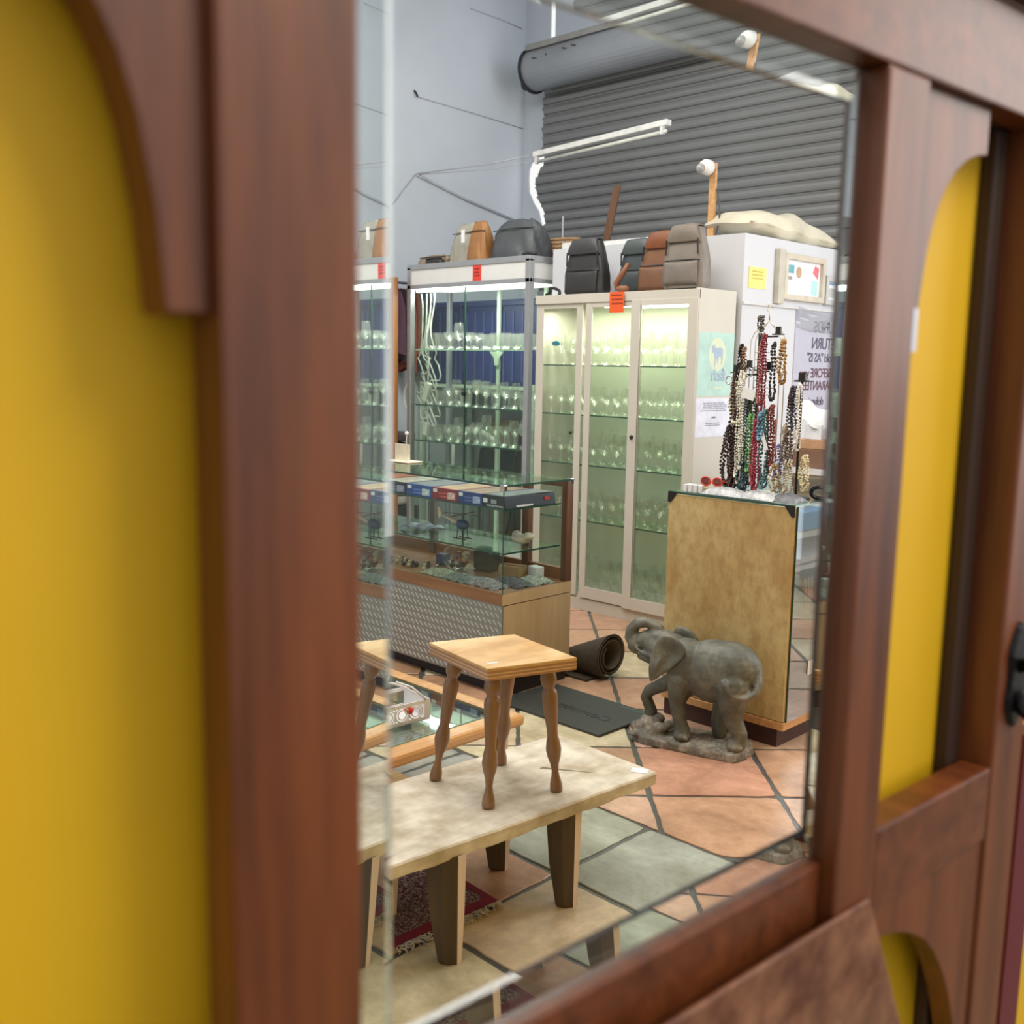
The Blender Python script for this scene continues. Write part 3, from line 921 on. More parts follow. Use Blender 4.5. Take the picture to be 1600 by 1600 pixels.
pp = thing('timber_post', 'orange-brown timber post left of the glass case', 'timber post', (-6.26, 5.06, 0))
MB().box(-6.30, -6.235, 4.99, 5.04, 0, 2.19).build('shaft', wood('orange_pine', (146, 92, 44), (170, 112, 58), axis=2), pp, bevel=0.003)
MB().box(-6.30, -6.235, 4.99, 5.04, 2.19, 2.195).build('top', W_OAK, pp)
for i in range(7):
    rr = random.Random(50 + i)
    cc = [(206, 200, 190), (60, 44, 50), (130, 92, 84), (70, 70, 74), (150, 60, 70), (44, 40, 44), (90, 84, 90)][i]
    z0 = 0.42 + i * 0.085
    o = MB().obox((-6.42 + rr.uniform(-.02, .02), 5.15, z0 + 0.04), (0.24 + rr.uniform(-.05, .05), 0.22, 0.07), Matrix.Rotation(rr.uniform(-.2, .2), 3, 'Z')).build('folded_cloth', plain('folded_%d' % i, cc, 0.9), bevel=0.02, remesh=0)
    tag(o, ['cream', 'dark brown', 'dusty brown', 'charcoal', 'dark pink', 'black', 'grey'][i] + ' folded cloth in the pile left of the glass case', 'folded cloth')
o = MB().box(-6.60, -6.25, 5.04, 5.27, 0, 0.42).build('storage_crate', BLACK, bevel=0.01)
tag(o, 'black crate under the folded cloths left of the glass case', 'crate')

# ================================================================== low glass counter with diamond plate front
gc = thing('glass_counter', 'glass-topped shop counter with metal tread-plate front and plain wooden end', 'counter', (-3.9, 3.48, 0))
GU0, GU1, GV0, GV1 = -4.95, -3.272, 3.26, 3.74
q = MB(); q.box(GU0, GU1 - 0.001, GV0 + 0.012, GV1, 0.085, 0.44)
q.build('cabinet_body', W_VENEER, gc, bevel=0.002)
MB().box(GU0, GU1, GV0 + 0.001, GV1, 0.443, 0.50).build('deck', W_RAIL, gc, bevel=0.002)
MB().box(GU1 - 0.002, GU1 + 0.001, GV0 + 0.002, GV1 - 0.002, 0.445, 0.498).build('end_rail', W_VENEER, gc)
MB().box(GU0, GU1 - 0.01, GV0 + 0.05, GV1 - 0.02, 0, 0.085).build('plinth', plain('dark_plinth', (34, 28, 30), 0.6), gc)
# tread plate with raised bars
mt, nt, b = nodes_of('tread_plate'); b.inputs['Metallic'].default_value = 0.75; b.inputs['Roughness'].default_value = 0.42
b.inputs['Base Color'].default_value = (*lin(150, 152, 150), 1)
TREAD = mt
mt, nt, b = nodes_of('tread_bar'); b.inputs['Metallic'].default_value = 0.6; b.inputs['Roughness'].default_value = 0.3
b.inputs['Base Color'].default_value = (*lin(228, 230, 226), 1)
TBAR = mt
MB().box(GU0, GU1 - 0.003, GV0 + 0.006, GV0 + 0.012, 0.06, 0.442).build('front_plate', TREAD, gc)
q = MB()
nz = 11; pz_ = 0.0345
for r_ in range(nz):
    z = 0.425 - r_ * pz_
    u = GU1 - 0.02 - (r_ % 2) * 0.017
    while u > GU0 + 0.02:
        a = 0.72
        dx, dz = 0.0135 * cos(a), 0.0135 * sin(a)
        nx, nz_ = -sin(a) * 0.0034, cos(a) * 0.0034
        q.prism([(u - dx - nx, GV0 + 0.0065, z + dz - nz_), (u + dx - nx, GV0 + 0.0065, z - dz - nz_), (u + dx + nx, GV0 + 0.0065, z - dz + nz_), (u - dx + nx, GV0 + 0.0065, z + dz + nz_)],
                [(u - dx, GV0 + 0.003, z + dz - 0.001), (u + dx, GV0 + 0.003, z - dz - 0.001), (u + dx, GV0 + 0.003, z - dz + 0.001), (u - dx, GV0 + 0.003, z + dz + 0.001)])
        u -= 0.034
q.build('raised_bars', TBAR, gc)
GT = 1.005
MB().box(GU0, GU1, GV0, GV1, GT - 0.007, GT).build('glass_top', SHEETG, gc)
te = MB(); te.box(GU0, GU1, GV0 - 0.0012, GV0, GT - 0.008, GT + 0.001); te.box(GU1, GU1 + 0.0012, GV0, GV1, GT - 0.008, GT + 0.001); te.box(GU1 - 0.003, GU1 + 0.0008, GV0 - 0.0008, GV0 + 0.003, 0.50, GT - 0.008)
te.build('glass_rim', GEDGE, gc)
MB().box(GU0, GU1 - 0.004, GV0 + 0.001, GV0 + 0.005, 0.50, GT - 0.008).build('front_glass', SHEET, gc)
MB().box(GU1 - 0.005, GU1 - 0.001, GV0 + 0.005, GV1 - 0.04, 0.50, GT - 0.008).build('end_glass', SHEET, gc)
for z in (0.89, 0.685):
    s_ = MB().box(GU0, GU1 - 0.02, GV0 + 0.02, GV1 - 0.07, z - 0.006, z).build('glass_shelf', SHEETG, gc)
    e = MB(); e.box(GU0, GU1 - 0.02, GV0 + 0.018, GV0 + 0.0205, z - 0.007, z + 0.001); e.box(GU1 - 0.02, GU1 - 0.0175, GV0 + 0.02, GV1 - 0.07, z - 0.007, z + 0.001)
    e.build('shelf_edge', GEDGE, s_)
MB().box(GU1 - 0.035, GU1, GV1 - 0.045, GV1, 0.50, GT - 0.008).build('rear_post', W_BROWN, gc, bevel=0.002)
MB().box(-3.58, -3.535, GV1 - 0.04, GV1 - 0.005, 0.50, GT - 0.008).build('rear_post', W_BROWN, gc, bevel=0.002)
MB().box(-4.30, -4.26, GV1 - 0.04, GV1 - 0.005, 0.50, GT - 0.008).build('rear_post', plain('grey_post', (96, 92, 88), 0.5), gc, bevel=0.002)
MB().box(GU0, GU1 - 0.035, GV1 - 0.035, GV1 - 0.005, GT - 0.04, GT - 0.008).build('rear_rail', W_BROWN, gc)
MB().box(GU0, GU1 - 0.035, GV1 - 0.03, GV1 - 0.005, 0.50, 0.56).build('rear_rail', W_RAIL, gc)
for (x, y) in ((GU1 - 0.012, GV0 + 0.010), (GU1 - 0.012, GV1 - 0.012)):
    MB().box(x - 0.014, x + 0.0145, y - 0.0125, y + 0.0125, GT - 0.028, GT + 0.003).build('corner_clip', CHROME, gc, bevel=0.004)
MB().box(GU1 - 0.36, GU1 - 0.30, GV0 - 0.0004, GV0, 0.86, 0.87).build('maker_mark', SHEET, gc) if False else None

# boxes lined up on its top shelf: (x0, x1, colour, look)
BX = [(-4.62, -4.40, (30, 32, 50), (150, 150, 160), 'dark blue boxed kit, first in the row at the left'), (-4.395, -4.20, (110, 34, 40), (200, 60, 60), 'dark red boxed kit left of the striped navy one'),
      (-4.195, -4.000, (30, 34, 62), (150, 160, 190), 'navy boxed kit with pale panels, left of the bright blue box'), (-3.995, -3.802, (36, 78, 158), (200, 214, 236), 'bright blue boxed kit on the counter shelf'),
      (-3.797, -3.614, (140, 34, 42), (220, 190, 190), 'red boxed kit on the counter shelf'), (-3.609, -3.441, (30, 56, 128), (160, 180, 220), 'royal blue boxed kit between the red and black boxes')]
for i, (x0, x1, cc, c2, lb) in enumerate(BX):
    t = thing('game_box', lb, 'box', ((x0 + x1) / 2, 3.45, 0.891), 0)
    MB().box(x0, x1, 3.285, 3.62, 0.891, 0.948).build('carton', plain('carton_%d' % i, cc, 0.45), t, bevel=0.001)
    w = x1 - x0
    MB().box(x0 + w * 0.04, x0 + w * 0.20, 3.2842, 3.285, 0.925, 0.942).build('label', PAPER, t)
    MB().box(x0 + w * 0.62, x0 + w * 0.92, 3.2842, 3.285, 0.899, 0.932).build('picture', plain('boxpic_%d' % i, c2, 0.5, 0, 0.4, 60), t)
    q = MB(); scribble(q, x0 + w * 0.25, x0 + w * 0.6, 3.285, 0.90, 0.93, 2, i); q.build('print', plain('boxprint_%d' % i, [min(255, v + 70) for v in cc], 0.5), t)
    MB().box(x0 + 0.01, x1 - 0.01, 3.295, 3.61, 0.948, 0.9487).build('lid_picture', plain('lid_%d' % i, [(150, 140, 130), (170, 110, 90), (176, 168, 158), (120, 122, 130), (186, 150, 120), (150, 116, 96)][i], 0.35, 0, 0.5, 18), t)
t = thing('printer_box', 'large black box with a printer picture, at the right end of the row', 'box', (-3.36, 3.46, 0.891))
MB().hexa([(-3.436, 3.285, 0.891), (-3.288, 3.285, 0.891), (-3.288, 3.63, 0.891), (-3.436, 3.63, 0.891), (-3.436, 3.285, 0.950), (-3.296, 3.285, 0.950), (-3.296, 3.63, 0.945), (-3.436, 3.63, 0.945)]).build('carton', plain('black_carton', (32, 34, 46), 0.4), t, bevel=0.002)
q = MB(); q.box(-3.41, -3.30, 3.2842, 3.285, 0.896, 0.904); q.box(-3.38, -3.345, 3.284, 3.285, 0.910, 0.930); q.build('picture', plain('printer_grey', (150, 156, 170), 0.5, 0, 0.3, 80), t)
MB().box(-3.432, -3.405, 3.284, 3.285, 0.912, 0.932).build('label', PAPER, t)
MB().box(-3.425, -3.30, 3.30, 3.62, 0.9495, 0.9505).build('lid_picture', plain('lid_p', (126, 132, 136), 0.3, 0, 0.3, 14), t)
MB().box(-3.2895, -3.2868, 3.36, 3.47, 0.896, 0.904).build('tape', PAPER, t)
MB().box(-3.2925, -3.288, 3.55, 3.585, 0.915, 0.93).build('emblem', plain('red_emblem', (190, 60, 60), 0.5, 0, 0.4, 90), t)

# toy helicopter
hl = thing('toy_helicopter', 'small toy helicopter on the middle glass shelf of the counter', 'toy helicopter', (-3.70, 3.41, 0.686))
HB = plain('blue_toy', (44, 70, 110), 0.35, 0, 0.3, 60); HW = plain('ivory_toy', (214, 206, 190), 0.5); HD = plain('dark_toy', (40, 36, 38), 0.5)
MB().ball((-3.70, 3.40, 0.760), (0.045, 0.024, 0.026), 14, 10).build('cabin', HB, hl, smooth=True)
MB().tube([(-3.735, 3.40, 0.765), (-3.80, 3.39, 0.785), (-3.845, 3.385, 0.795)], [0.012, 0.006, 0.004], 8).build('tail_boom', HW, hl, smooth=True)
MB().prism([(-3.86, 3.383, 0.775), (-3.838, 3.383, 0.79), (-3.85, 3.383, 0.83), (-3.87, 3.383, 0.835)], [(-3.86, 3.389, 0.775), (-3.838, 3.389, 0.79), (-3.85, 3.389, 0.83), (-3.87, 3.389, 0.835)]).build('tail_fin', HW, hl)
MB().tube([(-3.70, 3.40, 0.785), (-3.70, 3.40, 0.812)], 0.004, 8).build('mast', HD, hl)
q = MB()
for a in (0.25, 0.25 + pi / 2):
    q.obox((-3.70, 3.40, 0.812), (0.22, 0.012, 0.002), Matrix.Rotation(a, 3, 'Z'))
q.build('rotor', plain('brown_blade', (120, 72, 56), 0.5), hl)
q = MB()
for dy in (-0.02, 0.02):
    q.tube([(-3.745, 3.40 + dy, 0.692), (-3.655, 3.40 + dy, 0.692)], 0.003, 6)
    for dx in (-0.02, 0.02):
        q.tube([(-3.70 + dx, 3.40 + dy, 0.692), (-3.70 + dx, 3.40 + dy * 0.6, 0.745)], 0.0025, 6)
q.build('landing_skids', HD, hl)
# white carving, plastic-wrapped goods and bits on the deck
q = MB(); q.ball((-3.42, 3.53, 0.712), (0.055, 0.04, 0.026)); q.ball((-3.37, 3.53, 0.73), (0.03, 0.03, 0.02)); q.ball((-3.46, 3.54, 0.728), (0.025, 0.022, 0.02))
tag(q.build('carved_turtle', plain('ivory_carving', (214, 212, 196), 0.5, 0, 0.1), remesh=0.004), 'ivory carved turtle shape on the middle glass shelf near the corner', 'carving')
q = MB(); q.grid(lambda a, b: (-4.17 + 0.20 * a + 0.01 * sin(9 * b), 3.38 + 0.16 * b, 0.692 + 0.014 * abs(sin(7 * a + 3 * b))), 14, 12)
tag(q.build('blue_tray_mat', plain('blue_sheet', (132, 150, 172), 0.4, 0, 0.3, 30), smooth=True, thick=0.003), 'crumpled pale blue sheet on the middle glass shelf', 'sheet')
tag(MB().lathe([(0.028, 0), (0.034, 0.01), (0.03, 0.035), (0.018, 0.045), (0.02, 0.052)], (-4.28, 3.42, 0.687), 14).build('yellow_flower_pot', plain('yellow_green', (150, 140, 60), 0.6, 0, 0.3), smooth=True), 'small yellow-green pot at the left of the middle glass shelf', 'pot')
t = thing('fish_bowl', 'round glass bowl of small trinkets on the counter deck', 'bowl', (-3.83, 3.50, 0.501))
MB().lathe([(0.045, 0.0), (0.075, 0.02), (0.088, 0.06), (0.078, 0.105), (0.055, 0.125), (0.06, 0.13)], (-3.83, 3.50, 0.501), 24).build('bowl_glass', SHEET, t, smooth=True)
for i in range(16):
    rr = random.Random(i + 70)
    a = rr.uniform(0, 6.28); r = rr.uniform(0, 0.05)
    o = MB().obox((-3.83 + r * cos(a), 3.50 + r * sin(a), 0.525 + rr.uniform(0, 0.06)), (rr.uniform(.015, .03), rr.uniform(.012, .02), rr.uniform(.02, .04)), Matrix.Rotation(rr.uniform(0, 3), 3, 'X')).build('trinket', plain('trinket_%d' % (i % 5), [(190, 92, 60), (60, 60, 96), (200, 190, 180), (120, 60, 70), (80, 84, 86)][i % 5], 0.4), bevel=0.002)
    tag(o, 'small trinket inside the round glass bowl on the counter deck', 'trinket', 'trinkets in the round glass bowl')
o = MB().obox((-3.98, 3.52, 0.53), (0.06, 0.05, 0.06), Matrix.Rotation(.3, 3, 'Z')).build('blue_tin', plain('blue_tin', (52, 66, 120), 0.4), bevel=0.004)
tag(o, 'small blue tin left of the round glass bowl', 'tin')
t = thing('camera_case', 'dark lumpy camera case with a green top on the counter deck', 'case', (-3.72, 3.58, 0.501), 0.1)
q = MB(); q.box(-3.79, -3.67, 3.56, 3.64, 0.502, 0.60); q.build('body', plain('dark_case', (44, 42, 40), 0.6), t, bevel=0.01)
MB().lathe([(0.045, 0), (0.045, 0.012), (0.03, 0.02)], (-3.75, 3.60, 0.601), 16).build('lid', plain('green_lid', (54, 104, 76), 0.5), t)
t = thing('cardboard_box', 'small tan cardboard box on the counter deck near the rear post', 'box', (-3.50, 3.56, 0.501), 0.25)
T = ROOTM[t.name]
q = MB(); q.obox(T @ Vector((0, 0, 0.032)), (0.12, 0.08, 0.064), Matrix.Rotation(0.25, 3, 'Z')); q.build('carton', plain('cardboard', (178, 150, 112), 0.8), t, bevel=0.002)
MB().obox(T @ Vector((0, 0, 0.066)), (0.124, 0.03, 0.003), Matrix.Rotation(0.25, 3, 'Z')).build('flap', plain('cardboard2', (160, 116, 84), 0.8), t)
tag(MB().obox((-3.40, 3.62, 0.535), (0.07, 0.05, 0.065), Matrix.Rotation(-0.2, 3, 'Z')).build('white_carton', PAPER, bevel=0.003), 'small white carton beside the tan cardboard box', 'box')
BAGM = plain('crinkled_plastic', (150, 156, 150), 0.25, 0.1, 0.45, 45, 0.6)
for i, (x, y, w, d_, cc, lb) in enumerate(((-3.78, 3.34, 0.12, 0.05, (150, 160, 136), 'pale green plastic-wrapped packet by the front glass'), (-3.62, 3.33, 0.11, 0.05, (110, 122, 116), 'grey plastic-wrapped packet, second along the front glass'),
                                    (-3.47, 3.34, 0.12, 0.055, (132, 136, 140), 'silvery plastic-wrapped packet near the front corner'), (-3.40, 3.45, 0.10, 0.06, (92, 92, 100), 'dark plastic-wrapped packet by the end glass'), (-3.36, 3.57, 0.07, 0.07, (170, 182, 170), 'pale plastic sheet by the end glass at the rear post'))):
    q = MB()
    q.grid(lambda a, b, x=x, y=y, w=w, d_=d_, i=i: (x - w + 2 * w * a, y - d_ + 2 * d_ * b, 0.503 + 0.032 * sin(pi * a) ** 0.6 * sin(pi * b) ** 0.6 + 0.006 * sin(23 * a + 7 * b + i) * sin(17 * b + i)), 26, 12)
    tag(q.build('plastic_packet', plain('packet_%d' % i, tuple(min(255, v_ + 25) for v_ in cc), 0.15, 0.45, 0.6, 70, 0.9), smooth=True), lb, 'packet')
for i in range(26):
    rr = random.Random(90 + i)
    x = -4.20 + 0.40 * i / 26; y = 3.36 + rr.uniform(-.03, .06)
    cc = [(36, 42, 40), (60, 64, 60), (190, 180, 150), (30, 34, 44)][i % 4]
    q = MB(); q.ball((x, y, 0.513 + rr.uniform(0, 0.0)), rr.uniform(0.010, 0.014), 8, 6)
    if i % 2 == 0: q.ball((x + 0.004, y, 0.532), 0.009, 8, 6)
    tag(q.build('figurine', plain('figurine_%d' % (i % 4), cc, 0.4), smooth=True), ['dark green', 'grey', 'cream', 'blackish'][i % 4] + ' tiny figurine at the left end of the counter deck', 'figurine', ['dark green', 'grey', 'cream', 'blackish'][i % 4] + ' tiny figurines on the counter deck')
# card stand on top of the counter
t = thing('card_holder', 'cream card holder standing on the counter glass', 'card holder', (-4.45, 3.62, 1.006))
CRM = plain('cream_card', (226, 218, 196), 0.6)
MB().box(-4.48, -4.36, 3.60, 3.608, 1.012, 1.105).build('card', CRM, t)
MB().hexa([(-4.50, 3.55, 1.006), (-4.31, 3.55, 1.006), (-4.31, 3.66, 1.006), (-4.50, 3.66, 1.006), (-4.50, 3.55, 1.013), (-4.31, 3.55, 1.013), (-4.31, 3.66, 1.013), (-4.50, 3.66, 1.013)]).build('tray', CRM, t, bevel=0.003)
t = thing('flower_pick', 'white bud on a thin stem behind the card holder', 'ornament', (-4.50, 3.70, 1.006))
MB().tube([(-4.50, 3.70, 1.006), (-4.505, 3.70, 1.10), (-4.50, 3.70, 1.15)], 0.003, 6).build('stem', WHITE, t)
MB().ball((-4.50, 3.70, 1.155), 0.012).build('bud', WHITE, t, smooth=True)

# ================================================================== tall counter on the right
rc = thing('jewellery_counter', 'tall counter with a mottled tan side panel, right behind the stone elephant', 'counter', (-2.33, 3.95, 0))
mt, nt, b = nodes_of('mottled_board')
v = coords(nt, scale=(1, 1, 0.6)); f = noise(nt, v, 24, 6, 0.65); f2 = noise(nt, v, 3.2, 3)
mx = nt.nodes.new('ShaderNodeMix'); mx.data_type = 'RGBA'; mx.blend_type = 'MULTIPLY'; mx.inputs[0].default_value = 0.9
nt.links.new(ramp(nt, f, [(0.34, lin(176, 150, 100)), (0.6, lin(200, 178, 126))]), mx.inputs[6]); nt.links.new(ramp(nt, f2, [(0.3, lin(222, 200, 176)), (0.6, (1, 1, 1))]), mx.inputs[7])
nt.links.new(mx.outputs[2], b.inputs['Base Color']); b.inputs['Roughness'].default_value = 0.5
BOARD = mt
RU0, RU1, RV0, RV1, RZ = -2.648, -2.03, 3.662, 4.72, 1.008
MB().box(RU0, RU1 - 0.006, RV0, RV0 + 0.018, 0.115, RZ - 0.006).build('side_board', BOARD, rc, bevel=0.001)
MB().box(RU0, RU1, RV0 - 0.003, RV1, 0.078, 0.112).build('base_rail', W_OAK, rc, bevel=0.003)
MB().box(RU0 + 0.01, RU1 - 0.035, RV0 + 0.012, RV1 - 0.02, 0, 0.08).build('plinth', plain('oxblood_plinth', (66, 38, 38), 0.5), rc)
MB().box(RU0, RU1, RV0 - 0.002, RV1, RZ, RZ + 0.006).build('glass_top', SHEETG, rc)
MB().box(RU0, RU1, RV0 - 0.004, RV0 - 0.002, RZ - 0.002, RZ + 0.007).build('glass_rim', GEDGE, rc)
MB().box(RU1 - 0.005, RU1, RV0 + 0.02, RV1, 0.112, RZ).build('end_glass', thin_glass('blue_tinted_glass', (0.90, 0.95, 1.0), (0.95, 0.98, 1.0), base=0.12), rc)
MB().box(RU1 - 0.006, RU1 + 0.001, RV0 + 0.0185, RV0 + 0.022, 0.112, RZ).build('glass_edge', GEDGE, rc)
MB().box(RU0, RU0 + 0.012, RV0 + 0.018, RV1, 0.112, RZ).build('back_board', plain('dark_board', (60, 62, 72), 0.6), rc)
MB().box(RU0, RU1, RV1 - 0.012, RV1, 0.112, RZ).build('far_board', plain('dark_board2', (104, 110, 122), 0.6), rc)
SHELFW = plain('white_shelf', (226, 226, 230), 0.5)
for z in (0.87, 0.765, 0.735):
    MB().box(RU0 + 0.02, RU1 - 0.02, RV0 + 0.03, RV1 - 0.02, z, z + (0.025 if z > .74 else .018)).build('inner_shelf', SHELFW, rc)
for z in (0.72, 0.50, 0.42, 0.30, 0.20):
    MB().box(RU0 + 0.02, RU1 - 0.02, RV0 + 0.03, RV1 - 0.02, z, z + 0.006).build('glass_shelf', SHEETG, rc)
CLIPM = plain('dark_bronze', (50, 46, 44), 0.35, 0.7)
for x in (RU0 + 0.017, RU1 - 0.02):
    q = MB()
    q.prism([(x + (0.03 if x < -2.4 else -0.03), RV0 - 0.006, RZ + 0.004), (x + (-0.018 if x < -2.4 else 0.018), RV0 - 0.006, RZ + 0.004), (x + (-0.018 if x < -2.4 else 0.018), RV0 - 0.006, RZ - 0.042), (x + (-0.004 if x < -2.4 else 0.006), RV0 - 0.006, RZ - 0.042)],
            [(x + (0.03 if x < -2.4 else -0.03), RV0 + 0.001, RZ + 0.004), (x + (-0.018 if x < -2.4 else 0.018), RV0 + 0.001, RZ + 0.004), (x + (-0.018 if x < -2.4 else 0.018), RV0 + 0.001, RZ - 0.042), (x + (-0.004 if x < -2.4 else 0.006), RV0 + 0.001, RZ - 0.042)])
    q.build('corner_plate', CLIPM, rc, bevel=0.001)
o = MB().box(-2.12, -2.04, 3.74, 3.93, 0.897, 0.985).build('blue_pouch', plain('bright_blue', (40, 160, 226), 0.3, 0, 0.1), bevel=0.01)
tag(o, 'bright blue pouch on the top inner shelf of the tall counter', 'pouch')
o = MB().ball((-2.08, 3.84, 0.62), (0.03, 0.09, 0.06)).build('dark_necklace_bust', plain('dark_bust', (46, 44, 54), 0.5), smooth=True)
tag(o, 'dark rounded bust behind the end glass of the tall counter', 'bust'); o.location.z = 0.507
for i in range(3):
    o = MB().tube([(-2.05, 3.80 + i * 0.03, 0.70), (-2.045, 3.81 + i * 0.02, 0.62), (-2.045, 3.815 + i * 0.01, 0.55)], 0.006, 6).build('necklace_strand', plain('pinkish_beads', (176, 140, 132), 0.4), smooth=True)
    tag(o, 'pinkish strand hanging behind the end glass of the tall counter', 'necklace', 'pinkish strands behind the end glass')
o = MB().box(-2.026, -2.0285, 3.83, 3.875, 0.285, 0.345).build('white_tag', PAPER)
tag(o, 'small white square sticker on the end glass of the tall counter', 'sticker')

# ================================================================== stone elephant
el = thing('elephant_statue', 'grey cast stone elephant with a raised trunk on a rocky base', 'statue', (-2.33, 3.44, 0), radians(15.6))
T = ROOTM[el.name]
R15 = T.to_3x3()
W = lambda x, y, z: tuple(T @ Vector((x, y, z)))


def limb(mb, pts, rad, n=12):
    mb.tube([W(*p) for p in pts], rad, n)
    for p, r in ((pts[0], rad[0]), (pts[-1], rad[-1])):
        mb.ball(W(*p), r * 0.98, 10, 8)


mt, nt, b = nodes_of('cast_stone')
v = coords(nt); f = noise(nt, v, 7, 6, 0.7); f2 = noise(nt, v, 60, 4, 0.7)
nt.links.new(ramp(nt, f, [(0.3, lin(58, 60, 55)), (0.5, lin(92, 94, 87)), (0.68, lin(134, 132, 120))]), b.inputs['Base Color'])
b.inputs['Roughness'].default_value = 0.5; bump(nt, b, f2, 0.3, 0.004)
STONE = mt
e = MB()
e.ball(W(0.10, 0.01, 0.325), (0.168, 0.105, 0.132), 24, 16, R15)      # barrel
e.ball(W(0.155, 0.01, 0.34), (0.128, 0.105, 0.118), 20, 14, R15)      # rump
e.ball(W(-0.03, 0.0, 0.35), (0.10, 0.088, 0.098), 20, 14, R15)       # shoulder
e.ball(W(-0.10, 0.0, 0.385), (0.085, 0.066, 0.075), 18, 12, R15)     # neck
e.ball(W(-0.15, 0.0, 0.39), (0.075, 0.06, 0.055), 18, 12, R15 @ Matrix.Rotation(0.3, 3, 'Y'))
limb(e, [(-0.12, 0, 0.425), (-0.17, 0, 0.430), (-0.215, 0, 0.420), (-0.255, 0, 0.402)], [0.045, 0.040, 0.034, 0.028])   # forehead to trunk root
limb(e, [(-0.235, 0, 0.395), (-0.268, 0, 0.392), (-0.283, 0, 0.415), (-0.279, 0, 0.450), (-0.252, 0, 0.480), (-0.215, 0, 0.490), (-0.178, 0, 0.482), (-0.150, 0, 0.474)], [0.030, 0.028, 0.026, 0.025, 0.024, 0.022, 0.018, 0.017])
limb(e, [(-0.265, 0, 0.392), (-0.275, 0, 0.372), (-0.262, 0, 0.360)], [0.024, 0.020, 0.014])      # upper lip
limb(e, [(-0.13, 0, 0.35), (-0.19, 0, 0.338), (-0.235, 0, 0.340)], [0.040, 0.026, 0.015])           # lower jaw
limb(e, [(-0.16, -0.048, 0.36), (-0.21, -0.045, 0.368), (-0.245, -0.04, 0.388)], [0.012, 0.010, 0.006])  # tusk ridge
limb(e, [(-0.16, 0.048, 0.36), (-0.21, 0.045, 0.368), (-0.245, 0.04, 0.388)], [0.012, 0.010, 0.006])
e.ball(W(-0.175, -0.040, 0.418), 0.010)
e.ball(W(-0.04, 0, 0.27), (0.075, 0.065, 0.075), 16, 12, R15)
limb(e, [(-0.045, -0.045, 0.28), (-0.045, -0.052, 0.19), (-0.030, -0.052, 0.11), (-0.018, -0.052, 0.062)], [0.050, 0.037, 0.029, 0.031])
limb(e, [(-0.018, -0.052, 0.075), (-0.018, -0.054, 0.050)], [0.032, 0.038])
limb(e, [(-0.085, 0.045, 0.255), (-0.150, 0.05, 0.215), (-0.208, 0.05, 0.180), (-0.222, 0.05, 0.15), (-0.205, 0.05, 0.115), (-0.195, 0.05, 0.085)], [0.040, 0.031, 0.027, 0.026, 0.025, 0.028])
limb(e, [(0.185, -0.045, 0.29), (0.185, -0.052, 0.22), (0.192, -0.052, 0.15), (0.222, -0.052, 0.10), (0.220, -0.052, 0.062)], [0.072, 0.056, 0.040, 0.032, 0.033])
limb(e, [(0.218, -0.052, 0.068), (0.205, -0.056, 0.052)], [0.034, 0.038])
limb(e, [(0.13, 0.05, 0.26), (0.115, 0.055, 0.18), (0.100, 0.055, 0.11), (0.108, 0.055, 0.055)], [0.060, 0.042, 0.032, 0.034])
limb(e, [(0.268, 0.0, 0.345), (0.282, -0.03, 0.310), (0.277, -0.06, 0.280), (0.250, -0.086, 0.262), (0.215, -0.105, 0.262), (0.188, -0.113, 0.280), (0.170, -0.114, 0.306), (0.158, -0.108, 0.322)], [0.018, 0.016, 0.014, 0.012, 0.010, 0.010, 0.012, 0.011], 10)
e.ball(W(-0.05, 0, 0.215), (0.04, 0.05, 0.05), 12, 8, R15)
for cx_, cy_ in ((-0.035, -0.082), (-0.012, -0.092), (0.012, -0.088), (0.190, -0.088), (0.214, -0.093), (0.236, -0.086)):
    e.ball(W(cx_, cy_, 0.052), (0.010, 0.008, 0.011), 8, 6, R15)      # toenails
body = e.build('body', STONE, el, remesh=0.0058, soft=3)
# ears: thick leaf shapes that stand off the neck
near = [(-0.118, 0.462), (-0.085, 0.474), (-0.050, 0.462), (-0.018, 0.442), (-0.006, 0.415), (-0.016, 0.385), (-0.045, 0.352), (-0.085, 0.320), (-0.128, 0.282), (-0.142, 0.275), (-0.146, 0.300), (-0.150, 0.330), (-0.148, 0.365), (-0.142, 0.400), (-0.134, 0.435)]
for sgn in (-1, 1):
    yy = lambda x, z: sgn * (0.072 + 0.045 * max(0, min(1, (0.02 - x) / 0.17)) * (1 if sgn < 0 else 0.7) * (0.4 + 0.6 * max(0, min(1, (0.47 - z) / 0.15))))
    q = MB()
    cx = sum(p[0] for p in near) / len(near); cz = sum(p[1] for p in near) / len(near)
    rings = []
    n = len(near)
    for s_, off in ((1.0, 0.0), (1.03, 0.005), (0.97, 0.011), (0.86, 0.011), (0.5, 0.007), (0.15, 0.009)):
        rings.append([W(cx + (x - cx) * s_, yy(x, z) + sgn * off, cz + (z - cz) * s_) for x, z in near])
    back = [W(cx + (x - cx) * 0.9, yy(x, z) - sgn * 0.012, cz + (z - cz) * 0.9) for x, z in near]
    allr = [back] + rings
    k0 = 0
    for r in allr: q.v.extend(r)
    for i in range(len(allr) - 1):
        for j in range(n):
            j2 = (j + 1) % n
            q.f.append((i * n + j, i * n + j2, (i + 1) * n + j2, (i + 1) * n + j))
    q.f.append(tuple(range(n))[::-1]); q.f.append(tuple((len(allr) - 1) * n + j for j in range(n)))
    q.build('ear', STONE, el, smooth=True, sub=1)
